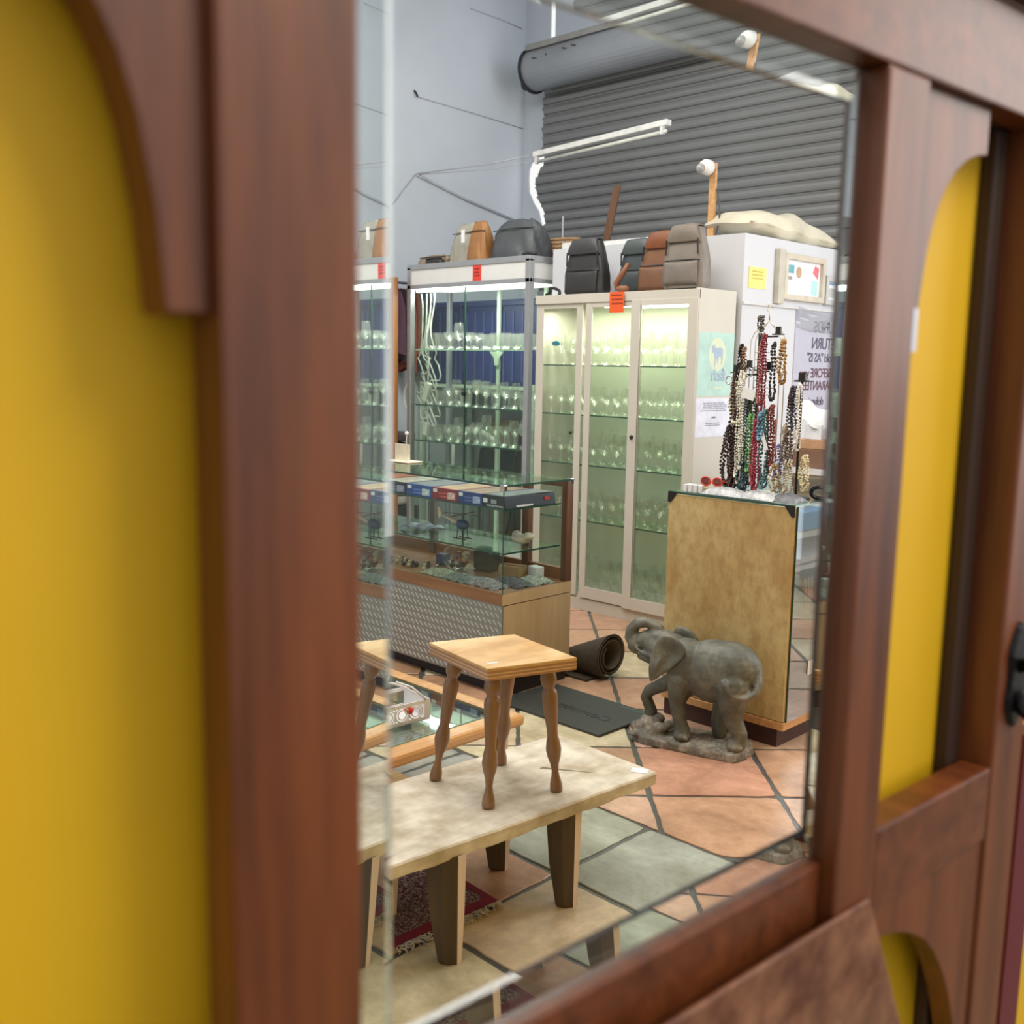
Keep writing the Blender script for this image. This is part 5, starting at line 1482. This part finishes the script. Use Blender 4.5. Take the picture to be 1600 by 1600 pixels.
for i, (x, y, w, d_, lb) in enumerate(((-2.40, 3.73, 0.10, 0.05, 'crinkled clear bag along the left front edge of the tall counter'), (-2.24, 3.73, 0.09, 0.05, 'crinkled clear bag along the middle front edge of the tall counter'), (-2.12, 3.76, 0.06, 0.06, 'grey crinkled bag at the right front corner of the tall counter'))):
    q = MB(); q.grid(lambda a, b, x=x, y=y, w=w, d_=d_, i=i: (x - w + 2 * w * a, y - d_ + 2 * d_ * b, CT + 0.001 + 0.028 * abs(sin(pi * a) * sin(pi * b)) ** 0.5 + 0.007 * abs(sin(31 * a + 9 * b + i)) * sin(pi * b)), 30, 12)
    tag(q.build('plastic_bag', BGC if i < 2 else plain('grey_bag', (110, 112, 118), 0.25, 0.2, 0.4, 30, 0.5), smooth=True), lb, 'plastic bag')
for i in range(4):
    o = MB().obox((-2.585 + i * 0.022, 3.715, CT + 0.016), (0.016, 0.05, 0.030), Matrix.Rotation(0.15 * i, 3, 'Z')).build('earring_card', PAPER)
    tag(o, 'white earring card standing at the left end of the tall counter', 'card', 'white earring cards on the tall counter')
o = MB().box(-2.58, -2.42, 3.76, 3.82, CT, CT + 0.018).build('tan_booklet', plain('tan_card', (186, 170, 140), 0.6), bevel=0.002); tag(o, 'flat tan booklet under the red sunglasses', 'booklet')
o.location.z = CT
bpy.data.objects['sunglasses'].location.z = CT + 0.018
q = MB(); q.tube([(-2.06 + 0.035 * cos(t_), 3.90, CT + 0.03 + 0.024 * sin(t_)) for t_ in [2 * pi * k / 18 for k in range(18)]], 0.010, 8, closed=True)
tag(q.build('black_bangle', plain('black_gloss', (24, 24, 26), 0.15), smooth=True), 'thick black bangle standing at the right end of the tall counter', 'bangle')
for i, (x, y, z, sx, sy, sz, cc, lb) in enumerate(((-2.56, 4.95, 1.2, 0.16, 0.1, 0.1, (236, 238, 244), 'x'),)):
    pass
dk = thing('office_shelf', 'cluttered white shelf unit in the far right behind the necklaces', 'shelf unit', (-2.60, 5.1, 0))
MB().box(-2.86, -2.46, 4.95, 5.4, 1.0, 1.03).build('shelf', SHELFW, dk); MB().box(-2.86, -2.46, 4.95, 5.4, 0, 0.9).build('base_cupboard', plain('beige_cupboard', (190, 184, 160), 0.6), dk)
MB().box(-2.86, -2.46, 4.96, 5.4, 0.9, 1.0).build('drawer', plain('cupboard_drawer', (176, 168, 148), 0.6), dk)
for i, (x, y, z, sx, sy, sz, cc, lb) in enumerate((
        (-2.70, 5.05, 1.031, 0.20, 0.14, 0.10, (128, 96, 78), 'brown carton on the cluttered far right shelf'),
        (-2.56, 5.03, 1.031, 0.10, 0.10, 0.05, (110, 70, 66), 'dark pink small box on the cluttered far right shelf'),
        (-2.70, 5.05, 1.132, 0.18, 0.12, 0.05, (190, 148, 116), 'tan flat box stacked on the brown carton'),
        (-2.70, 5.04, 1.183, 0.10, 0.08, 0.08, (230, 232, 240), 'white block stacked on the tan flat box'),
        (-2.53, 5.03, 1.082, 0.14, 0.10, 0.16, (216, 212, 196), 'pale carton beside the tan flat box'))):
    o = MB().box(x - sx / 2, x + sx / 2, y - sy / 2, y + sy / 2, z, z + sz).build('carton', plain('clutter_%d' % i, cc, 0.7), bevel=0.003); tag(o, lb, 'box')
o = MB().box(-2.59, -2.48, 4.98, 5.08, 1.243, 1.34).build('paper_stack', PAPER, bevel=0.002); tag(o, 'upright stack of white papers on the pale carton', 'papers')
q = MB(); q.grid(lambda a, b: (-2.80 + 0.19 * a, 5.00 + 0.05 * b + 0.02 * sin(9 * a), 1.264 + 0.10 * b + 0.025 * sin(5 * a + 1)), 12, 6)
tag(q.build('crumpled_paper', PAPER, thick=0.002), 'crumpled white paper above the white block at the right', 'papers')

# ================================================================== wall things on the office partition
PX = -3.349


def picture_frame(y0, y1, z0, z1, label, fr, fill):
    t = thing('picture_frame', label, 'picture frame', (PX, (y0 + y1) / 2, z0))
    q = MB(); w = 0.035
    q.box(PX, PX + 0.03, y0, y0 + w, z0, z1); q.box(PX, PX + 0.03, y1 - w, y1, z0, z1); q.box(PX, PX + 0.03, y0 + w, y1 - w, z0, z0 + w); q.box(PX, PX + 0.03, y0 + w, y1 - w, z1 - w, z1)
    q.build('frame', fr, t, bevel=0.002)
    MB().box(PX, PX + 0.006, y0 + w, y1 - w, z0 + w, z1 - w).build('mount', PAPER, t)
    return t


t = picture_frame(5.70, 6.20, 1.975, 2.255, 'cream framed picture with pink and teal blots, upper right of the yellow note', plain('cream_frame', (200, 192, 176), 0.5), None)
MB().prism([(PX + .0062, 5.90 + 0.035 * cos(a), 2.15 + 0.035 * sin(a)) for a in [2 * pi * k / 14 for k in range(14)]], [(PX + .007, 5.90 + 0.035 * cos(a), 2.15 + 0.035 * sin(a)) for a in [2 * pi * k / 14 for k in range(14)]]).build('ochre_blot', plain('ochre_ink', (190, 160, 130), 0.7), t)
MB().box(PX + .0062, PX + .007, 5.76, 5.84, 2.14, 2.19).build('teal_blot', plain('teal_ink', (110, 170, 180), 0.7), t)
MB().prism([(PX + .0062, 6.07, 2.16), (PX + .0062, 6.14, 2.12), (PX + .0062, 6.15, 2.19), (PX + .0062, 6.10, 2.205)], [(PX + .007, 6.07, 2.16), (PX + .007, 6.14, 2.12), (PX + .007, 6.15, 2.19), (PX + .007, 6.10, 2.205)]).build('pink_blot', plain('pink_ink', (226, 120, 130), 0.7), t)
MB().box(PX + .0062, PX + .007, 6.06, 6.14, 2.02, 2.11).build('aqua_blot', plain('aqua_ink', (176, 220, 218), 0.7), t)
MB().box(PX + .0062, PX + .007, 5.75, 5.82, 2.10, 2.12).build('grey_blot', plain('grey_ink', (150, 150, 146), 0.7), t)
t = picture_frame(6.22, 6.56, 1.97, 2.155, 'smaller pale framed picture at the mirror edge, beside the larger one', plain('silver_frame', (190, 192, 190), 0.5), None)
MB().box(PX + .0062, PX + .007, 6.27, 6.42, 2.10, 2.115).build('blue_band', plain('blue_ink', (130, 170, 210), 0.7), t)
MB().box(PX + .0062, PX + .007, 6.28, 6.40, 2.02, 2.08).build('figure_blot', plain('grey_ink2', (186, 190, 186), 0.7), t)
t = MB().box(PX, PX + 0.035, 5.62, 5.69, 1.945, 2.27).build('frame_shade_strip', plain('frame_shade_tone', (190, 186, 172), 0.5), bevel=0.003); tag(t, 'pale vertical shade strip left of the larger picture frame', 'shade strip')  # thin strip standing in for the shadow beside the picture frame
t = thing('sticky_note', 'yellow handwritten note on the white partition', 'note', (PX, 5.42, 2.02))
MB().box(PX + .0005, PX + 0.003, 5.335, 5.525, 2.022, 2.145).build('sheet', plain('yellow_note', (240, 232, 130), 0.6), t, bevel=0.001)
q = MB(); scribble_u(q, PX + 0.003, 5.36, 5.50, 2.07, 2.13, 3, 17, 0.2); q.build('handwriting', plain('note_ink', (190, 170, 90), 0.7), t)
sg = thing('refund_sign', 'plastic-covered refund and returns sign reading backwards behind the right necklaces', 'sign', (PX, 6.2, 1.25))
MB().box(PX + .0005, PX + 0.004, 5.90, 6.70, 1.25, 1.93).build('board', plain('sign_grey', (186, 186, 202), 0.5, 0, 0.04), sg)
INK = plain('sign_ink', (86, 80, 104), 0.6)
INKB = plain('sign_ink_red', (96, 52, 72), 0.6)
for txt, ye, zb, sz, mt_ in (('REFUNDS', 6.13, 1.79, 0.105, INK), ('RETURN', 6.11, 1.685, 0.105, INK), ('Sold "AS IS"', 6.06, 1.60, 0.085, INK), ('BEFORE you', 5.98, 1.50, 0.088, INKB), ('GUARANTEE', 6.03, 1.42, 0.088, INKB), ('deliveries', 6.05, 1.322, 0.078, INK)):
    lettering(txt, (PX + 0.0055, ye, zb), (0, -1, 0), (0, 0, 1), sz, mt_, sg, align='RIGHT', spacing=0.9)
q = MB(); q.grid(lambda a, b: (PX + 0.012 + 0.008 * sin(11 * a + 6 * b) + 0.006 * sin(23 * b), 5.905 + 0.62 * a, 1.945 - 0.13 * b - 0.03 * sin(3 * a)), 24, 10)
q.build('plastic_fold', thin_glass('clear_film', (0.95, 0.95, 0.97), (1, 1, 1), base=0.35, blend=0.6, rough=0.1), sg, smooth=True)

# ================================================================== bags on top of the cabinets
LEA = lambda n_, cc, r_=0.5: plain(n_, cc, r_, 0, 0.14, 9, 0.15)


def backpack(label, x0, x1, z0, z1, y, cc, cap, lean=0.0, dep=0.13):
    t = thing('backpack', label, 'backpack', ((x0 + x1) / 2, y, z0))
    xc, w, h = (x0 + x1) / 2, (x1 - x0) / 2, z1 - z0
    nm = 'leather_%d_%d_%d' % cc
    se = lambda v_, e_: math.copysign(abs(v_) ** e_, v_)

    def prof(b_):
        k_ = 1.0 - 0.07 * (1 - min(1, b_ / 0.12)) ** 2
        if b_ > 0.40: k_ -= 0.34 * ((b_ - 0.40) / 0.60) ** 1.25
        d_ = 1.0 - 0.10 * (1 - min(1, b_ / 0.12)) ** 2 - 0.45 * b_ ** 1.6
        return k_, d_

    def shell(a, b_):
        ang = 2 * pi * a
        k_, d_ = prof(b_)
        wr = 1 + 0.014 * sin(9 * ang + 7 * b_ + x0 * 9) + 0.010 * sin(17 * ang + 13 * b_)
        return (xc + lean * b_ + w * k_ * se(cos(ang), 0.55) * wr, y + dep / 2 * d_ * se(sin(ang), 0.55) * wr, z0 + h * 0.95 * b_)
    q = MB()
    q.grid(shell, 48, 20)
    k = len(q.v); q.v += [shell(i / 48, 1.0) for i in range(48)]; q.f.append(tuple(range(k, k + 48)))
    q.build('body', LEA(nm, cc), t, smooth=True)
    front = lambda b_: y - dep / 2 * prof(b_)[1]

    def flap(a, b_):
        u_ = 2 * a - 1
        if b_ < 0.3:      # over the top
            s_ = b_ / 0.3
            zz_ = 0.955 + 0.045 * sin(pi * (0.15 + 0.6 * s_)); yy_ = y + dep * 0.20 - (y + dep * 0.20 - front(0.95) + 0.006) * s_
            ww = 0.62
        else:             # down the front
            s_ = (b_ - 0.3) / 0.7
            zz_ = 0.985 - 0.26 * s_; yy_ = front(zz_) - 0.008 - 0.008 * sin(pi * s_)
            ww = 0.62 + 0.20 * s_
            zz_ -= 0.012 * (1 - u_ * u_) * s_
        return (xc + lean * zz_ + u_ * w * ww, yy_ + 0.012 * u_ ** 4, z0 + h * zz_ - 0.006 * u_ ** 6)
    q = MB(); q.grid(flap, 16, 20); q.build('flap', LEA(nm + 'f', cap), t, smooth=True, thick=0.005)
    q = MB(); q.grid(lambda a, b_: (xc + (2 * a - 1) * w * 0.80, front(0.05 + 0.36 * b_) - 0.002 - 0.014 * sin(pi * a) ** 0.5 * sin(pi * b_) ** 0.5, z0 + h * (0.05 + 0.37 * b_)), 14, 10)
    q.build('front_pocket', LEA(nm + 'p', tuple(int(v_ * 0.94) for v_ in cc)), t, smooth=True, thick=0.003)
    q = MB(); q.tube([(xc - w * 0.82, front(0.43) + 0.006, z0 + h * 0.43), (xc - w * 0.6, front(0.43) - 0.005, z0 + h * 0.437), (xc + w * 0.6, front(0.43) - 0.005, z0 + h * 0.437), (xc + w * 0.82, front(0.43) + 0.006, z0 + h * 0.43)], 0.0038, 6)
    q.build('zip', plain('dark_zip', (36, 34, 34), 0.5), t)
    for sx in (-1, 1):
        MB().tube([(xc + lean * .7 + sx * w * 0.74, front(0.74) - 0.012, z0 + h * 0.76), (xc + lean * .5 + sx * w * 0.76, front(0.5) - 0.002, z0 + h * 0.52)], 0.005, 6).build('strap', plain('dark_zip', (36, 34, 34), 0.5), t)
    MB().tube([(xc - 0.03, y + 0.02, z0 + h * 0.96), (xc - 0.02, y + 0.02, z0 + h * 1.02), (xc + 0.02, y + 0.02, z0 + h * 1.02), (xc + 0.03, y + 0.02, z0 + h * 0.96)], 0.005, 6).build('grab_handle', LEA(nm + 'h', cap), t)
    return t


backpack('black leather backpack, leftmost on the cream cabinet', -4.515, -4.185, 1.992, 2.345, 5.05, (46, 46, 48), (56, 56, 60))
backpack('dark teal-grey backpack second from the left on the cream cabinet', -4.13, -3.86, 1.992, 2.325, 5.13, (62, 70, 74), (70, 78, 80))
backpack('tan brown backpack with a rust flap on the cream cabinet', -3.93, -3.63, 1.992, 2.345, 5.06, (122, 84, 60), (124, 70, 38), 0.03)
backpack('taupe grey backpack, rightmost on the cream cabinet', -3.665, -3.375, 1.998, 2.355, 4.955, (126, 118, 110), (116, 106, 96))
q = MB(); q.tube([(-4.64 + 0.0 * k, 4.97, 1.995) if k < 0 else (-4.63 + 0.13 * k / 10, 4.965 + 0.02 * sin(k), 1.998 + 0.045 * sin(pi * k / 10)) for k in range(11)], 0.010, 8)
tag(q.build('loose_strap', plain('black_strap', (30, 30, 32), 0.5), smooth=True), 'black curved strap lying at the left end of the cream cabinet top', 'strap')
t = thing('shoulder_bag', 'tan leather shoulder strap bag slumped between the teal-grey and brown backpacks', 'bag', (-3.93, 4.96, 1.992))
q = MB(); q.tube([(-4.02, 4.95, 2.005), (-4.03, 4.95, 2.05), (-3.99, 4.95, 2.10), (-3.94, 4.95, 2.16)], [0.014, 0.018, 0.018, 0.014], 8); q.ball((-3.98, 4.95, 2.015), (0.05, 0.03, 0.022)); q.build('strap', LEA('tan_strap', (140, 92, 66)), t, smooth=True)
# bags on the aluminium case
tz = 2.286


def slouch(name, label, cat, x0, x1, y0, y1, z0, h, cc, seed, handle=False, shape=(0.5, 0.5)):
    t = thing(name, label, cat, ((x0 + x1) / 2, (y0 + y1) / 2, z0))
    q = MB(); rr = random.Random(seed)
    xc, yc, w, d_ = (x0 + x1) / 2, (y0 + y1) / 2, (x1 - x0) / 2, (y1 - y0) / 2

    def f_(a, b_):
        ang = 2 * pi * a
        ca, sa = cos(ang), sin(ang)
        sx = math.copysign(abs(ca) ** shape[0], ca); sy = math.copysign(abs(sa) ** shape[0], sa)
        tp = (1 - 0.08 * b_) * (1 - 0.42 * b_ ** 6); ty = 1 - 0.80 * b_ ** 1.7
        wr = 1 + 0.05 * sin(5 * ang + seed + 5 * b_) + 0.03 * sin(11 * ang + 9 * b_ + seed) + 0.02 * sin(19 * ang - 14 * b_)
        return (xc + w * tp * sx * wr, yc + d_ * ty * sy * wr, z0 + h * b_ * (1 + 0.03 * sin(5 * ang + seed)))
    q.grid(f_, 44, 14)
    k = len(q.v); q.v += [f_(i / 44, 1.0) for i in range(44)]; q.f.append(tuple(range(k, k + 44)))
    q.build('body', LEA('bag_%d' % seed, cc), t, smooth=True)
    if handle:
        MB().tube([(xc - w * 0.5 + w * k_ / 10, yc - d_ * 0.3, z0 + h * (0.97 + 0.16 * sin(pi * k_ / 10))) for k_ in range(11)], 0.006, 6).build('handle', LEA('bagh_%d' % seed, tuple(int(v_ * 0.6) for v_ in cc)), t, smooth=True)
    MB().tube([(xc - w * 0.9, yc - d_ * 0.55, z0 + h * 0.75), (xc, yc - d_ * 0.60, z0 + h * 0.77), (xc + w * 0.9, yc - d_ * 0.5, z0 + h * 0.75)], 0.004, 6).build('seam', plain('bagseam_%d' % seed, tuple(int(v_ * 0.5) for v_ in cc), 0.6), t)
    return t


slouch('tote_bag', 'pale grey slouched tote bag on the white header case', 'bag', -5.86, -5.585, 5.20, 5.40, tz, 0.285, (158, 154, 142), 1)
t = slouch('handbag', 'tan brown handbag between the pale tote and the dark grey bag', 'bag', -5.60, -5.425, 5.14, 5.30, tz, 0.275, (152, 106, 62), 2)
MB().box(-5.635, -5.60, 5.135, 5.139, tz + 0.13, tz + 0.22).build('swing_tag', PAPER, t)
slouch('holdall', 'large charcoal grey holdall on the right of the white header case', 'bag', -5.42, -4.98, 5.17, 5.45, tz, 0.27, (70, 74, 78), 3)
slouch('folded_bag', 'flat brown bag at the left end of the white header case', 'bag', -6.18, -5.86, 5.15, 5.35, tz, 0.075, (134, 118, 98), 4)
slouch('purse', 'flat blackish purse in front of the pale tote', 'purse', -6.02, -5.83, 5.11, 5.17, tz, 0.045, (42, 38, 36), 5)
q = MB(); q.tube([(-5.05, 5.18, tz + 0.014), (-4.98, 5.16, tz + 0.02), (-4.93, 5.15, tz + 0.012), (-4.905, 5.17, tz + 0.012)], 0.011, 8)
tag(q.build('bag_strap', plain('black_strap2', (34, 34, 36), 0.5), smooth=True), 'black strap trailing off the right corner of the white header case', 'strap')

# ================================================================== on top of the office partition
pil = thing('sack_pillow', 'big off-white cushion slumped on the right part of the office partition', 'cushion', (-3.45, 5.9, 2.33))
CUS = plain('off_white_canvas', (206, 200, 180), 0.85, 0, 0.22, 3, 0.3)
q = MB()
for sgn in (1, -1):
    q.grid(lambda a, b_, sgn=sgn: (-3.70 + 0.34 * b_ + 0.02 * sin(6 * a), 5.36 + 1.10 * a, 2.405 + (0.13 if sgn > 0 else -0.068) * (abs(sin(pi * a)) ** 0.36) * (abs(sin(pi * b_)) ** 0.34) * (1 + 0.12 * sin(9 * a + 3 * b_) * (sgn > 0)) - 0.03 * a + 0.008 * sin(19 * a + 5 * b_)), 30, 16)
q.build('cover', CUS, pil, smooth=True)
q = MB(); q.tube([(-3.37 + 0.02 * sin(6 * k / 20), 5.36 + 1.10 * k / 20, 2.405 - 0.03 * k / 20 + 0.004 * sin(k)) for k in range(21)], 0.006, 6)
q.build('piping', plain('canvas_piping', (184, 176, 152), 0.8), pil, smooth=True)
t = thing('security_camera', 'white dome security camera on a pine batten above the taupe backpack', 'security camera', (-3.66, 5.36, 2.33))
MB().box(-3.685, -3.64, 5.38, 5.40, 2.33, 2.77).build('batten', W_OAK, t, bevel=0.002)
MB().lathe([(0.04, 0), (0.046, 0.01), (0.044, 0.05), (0.034, 0.07)], (-3.685, 5.379, 2.745), 18, Matrix.Rotation(pi / 2 , 3, 'X')).build('housing', WHITE, t, smooth=True)
MB().ball((-3.70, 5.31, 2.735), 0.030).build('lens_dome', plain('grey_dome', (150, 150, 152), 0.2), t, smooth=True)
MB().tube([(-3.635, 5.39, 2.62), (-3.61, 5.39, 2.52), (-3.60, 5.38, 2.42), (-3.62, 5.37, 2.335)], 0.005, 6).build('cable', plain('dark_cable', (70, 66, 62), 0.5), t)
t = MB().hexa([(-4.96, 5.88, 2.33), (-4.90, 5.88, 2.33), (-4.90, 5.90, 2.33), (-4.96, 5.90, 2.33), (-4.86, 5.90, 2.83), (-4.80, 5.90, 2.83), (-4.80, 5.92, 2.83), (-4.86, 5.92, 2.83)]).build('plank', W_BROWN, bevel=0.002)
tag(t, 'brown plank leaning up from the partition behind the black backpack', 'plank')
for i in range(4):
    q = MB()
    for r_ in (0.15, 0.165): q.tube([(-5.00 + (r_ + 0.01 * sin(3 * t_ + i)) * cos(t_) * 1.0, 5.52 + r_ * 0.5 * sin(t_), 2.345 + i * 0.026) for t_ in [2 * pi * k / 28 for k in range(28)]], 0.010, 6, closed=True)
    tag(q.build('wicker_ring', plain('wicker', (150, 118, 84), 0.8, 0, 0.25, 60), smooth=True), 'brown wicker ring in the stack behind the charcoal holdall', 'wicker ring', 'wicker rings stacked behind the charcoal holdall')
t = thing('thermometer_stake', 'thin grey rod standing among the wicker rings', 'rod', (-5.03, 5.56, 2.33)); MB().tube([(-5.03, 5.56, 2.33), (-5.03, 5.56, 2.60)], 0.006, 6).build('rod', ALU, t); MB().tube([(-5.0, 5.56, 2.33), (-4.99, 5.56, 2.44)], 0.005, 6).build('short_rod', ALU, t)
o = MB().box(-4.52, -3.99, 5.3, 5.45, 2.331, 2.36).build('white_slab', plain('white_foam', (226, 226, 226), 0.7), bevel=0.003); tag(o, 'white foam slab on the partition between the black and teal-grey backpacks', 'slab')
o = MB().box(-4.80, -4.62, 5.3, 5.45, 2.331, 2.372).build('white_carton', plain('white_foam2', (214, 214, 212), 0.7), bevel=0.003); tag(o, 'white carton in front of the wicker rings', 'box')

# ================================================================== roller shutter
rs = thing('roller_shutter', 'grey corrugated steel roller shutter across the back of the shop', 'roller shutter', (-4.8, 6.85, 2.0))
SHM = plain('grey_shutter_steel', (126, 127, 127), 0.42, 0.2, 0.06, 1.5)
q = MB()
PITCH = 0.083
zt, zb = 4.12, 2.02
prof = []
z = zt
while z > zb:
    for dz, dy in ((0.0, -0.012), (0.006, 0.002), (0.016, 0.010), (0.034, 0.016), (0.052, 0.012), (0.066, 0.004), (0.072, -0.010)):
        prof.append((z - dz, -dy))
    z -= PITCH


def left_edge(z):
    """the shutter's left edge is torn and bowed away from its guide low down"""
    j_ = 0.010 * sin(z * 76) + 0.006 * sin(z * 31)
    P_ = [(4.2, -6.44), (3.42, -6.44), (3.352, -6.40), (3.22, -6.49), (3.137, -6.525), (3.03, -6.49), (2.935, -6.426), (2.794, -6.383), (2.70, -6.44), (2.0, -6.46)]
    for (z1, x1), (z2, x2) in zip(P_, P_[1:]):
        if z1 >= z >= z2: return x1 + (x2 - x1) * (z1 - z) / (z1 - z2) + j_
    return -6.44


XS = [-6.25, -5.5, -4.8, -4.1, -3.40]
for (z, y) in prof:
    for x in [left_edge(z)] + XS: q.v.append((x, 6.83 + y, z))
NX = len(XS)
for r_ in range(len(prof) - 1):
    for i in range(NX):
        a = r_ * (NX + 1) + i
        q.f.append((a, a + NX + 1, a + NX + 2, a + 1))
q.build('slat_curtain', SHM, rs)
MB().box(-3.44, -3.38, 6.78, 6.86, 2.0, 4.16).build('guide_channel', ALU, rs, bevel=0.003)
DR = plain('galvanised_barrel', (150, 154, 160), 0.45, 0.35, 0.10, 2)
q = MB()
prof2 = [(0.165 * cos(a), 0.165 * sin(a)) for a in [2 * pi * k / 32 for k in range(32)]]
XE = -3.32
k = 0
for x in (-6.36, XE):
    for (dy, dz) in prof2: q.v.append((x, 6.62 + dy, 4.03 + dz))
for j in range(32):
    j2 = (j + 1) % 32; q.f.append((j, j2, 32 + j2, 32 + j))
q.f.append(tuple(range(32))[::-1]); q.f.append(tuple(range(32, 64)))
q.build('barrel', DR, rs, smooth=False)
MB().box(-6.36, XE, 6.50, 6.78, 4.165, 4.215).build('hood', plain('hood_grey', (140, 140, 138), 0.5), rs, bevel=0.006)
q = MB(); q.lathe([(0.185, 0), (0.185, 0.02), (0.12, 0.03)], (-6.36, 6.62, 4.03), 24, Matrix.Rotation(-pi / 2, 3, 'Y')); q.lathe([(0.05, 0), (0.05, 0.07), (0.03, 0.075)], (-6.38, 6.60, 3.93), 12, Matrix.Rotation(-pi / 2, 3, 'Y'))
q.build('end_bracket', plain('black_bracket', (40, 40, 44), 0.5), rs)
q = MB()
for (x, z, w, h_) in ((-6.20, 4.09, 0.08, 0.012), (-6.08, 4.10, 0.015, 0.015), (-5.88, 4.11, 0.05, 0.01), (-5.78, 4.115, 0.05, 0.01)):
    q.obox((x, 6.62 - 0.155, z - 0.02), (w, 0.012, h_), Matrix.Rotation(0.3, 3, 'Y'))
q.build('scuff_mark', plain('scuff', (70, 68, 66), 0.7), rs)

# fluorescent batten hung on wires, and the wires and modelled shade lines on the left wall
ft = thing('fluorescent_batten', 'white fluorescent batten hanging in front of the shutter', 'lamp', (-5.25, 6.2, 3.2))
MB().hexa([(-5.93, 6.17, 3.205), (-4.61, 6.17, 3.265), (-4.61, 6.23, 3.265), (-5.93, 6.23, 3.205), (-5.93, 6.17, 3.245), (-4.61, 6.17, 3.305), (-4.61, 6.23, 3.305), (-5.93, 6.23, 3.245)]).build('housing', plain('batten_white', (226, 226, 222), 0.4), ft, bevel=0.003)
MB().tube([(-5.90, 6.19, 3.165), (-4.62, 6.19, 3.225)], 0.013, 10).build('tube', plain('unlit_tube', (206, 206, 196), 0.3), ft, smooth=True)
for x in (-5.90, -4.66):
    MB().box(x - 0.012, x + 0.012, 6.175, 6.205, 3.15 + (x + 5.93) * 0.045, 3.21 + (x + 5.93) * 0.045).build('tube_holder', WHITE, ft)
GW = plain('wire_and_shade_grey', (172, 175, 184), 0.6)
wires = [([(-6.735, 5.633, 3.09), (-6.2, 5.98, 3.16), (-5.92, 6.19, 3.225)], 0.006, 'grey wire from the wall hook to the left end of the fluorescent batten'),
         ([(-6.735, 5.64, 3.085), (-6.2, 6.0, 3.12), (-5.92, 6.2, 3.18)], 0.0035, 'thin second wire just below the wire to the batten'),
         ([(-6.735, 5.633, 3.085), (-6.735, 6.2, 2.95), (-6.735, 6.80, 2.84)], 0.013, 'thick modelled shade line running down to the right from the wall hook'),  # tube standing in for a soft shadow line on the wall
         ([(-6.735, 5.62, 3.085), (-6.735, 5.50, 2.96), (-6.735, 5.38, 2.82)], 0.005, 'short modelled shade line running down to the left from the wall hook'),  # tube in place of shading on the wall
         ([(-6.735, 5.63, 3.70), (-6.735, 6.3, 3.68), (-6.735, 6.88, 3.655)], 0.004, 'faint grey wire stretched high along the left wall'),
         ([(-6.735, 6.22, 4.52), (-6.735, 6.6, 4.515), (-6.735, 6.84, 4.50)], 0.004, 'faint brownish wire near the ceiling of the left wall')]
for p, r_, lb in wires:
    q = MB(); q.tube(p, r_, 6); tag(q.build('wall_wire_and_shade', GW, smooth=True), lb, 'wire')
q = MB(); q.tube([(-6.738, 5.61, 3.74), (-6.715, 5.61, 3.72), (-6.72, 5.63, 3.695)], 0.008, 6); tag(q.build('wall_hook', BLACK, smooth=True), 'small dark hook high on the left wall', 'hook')
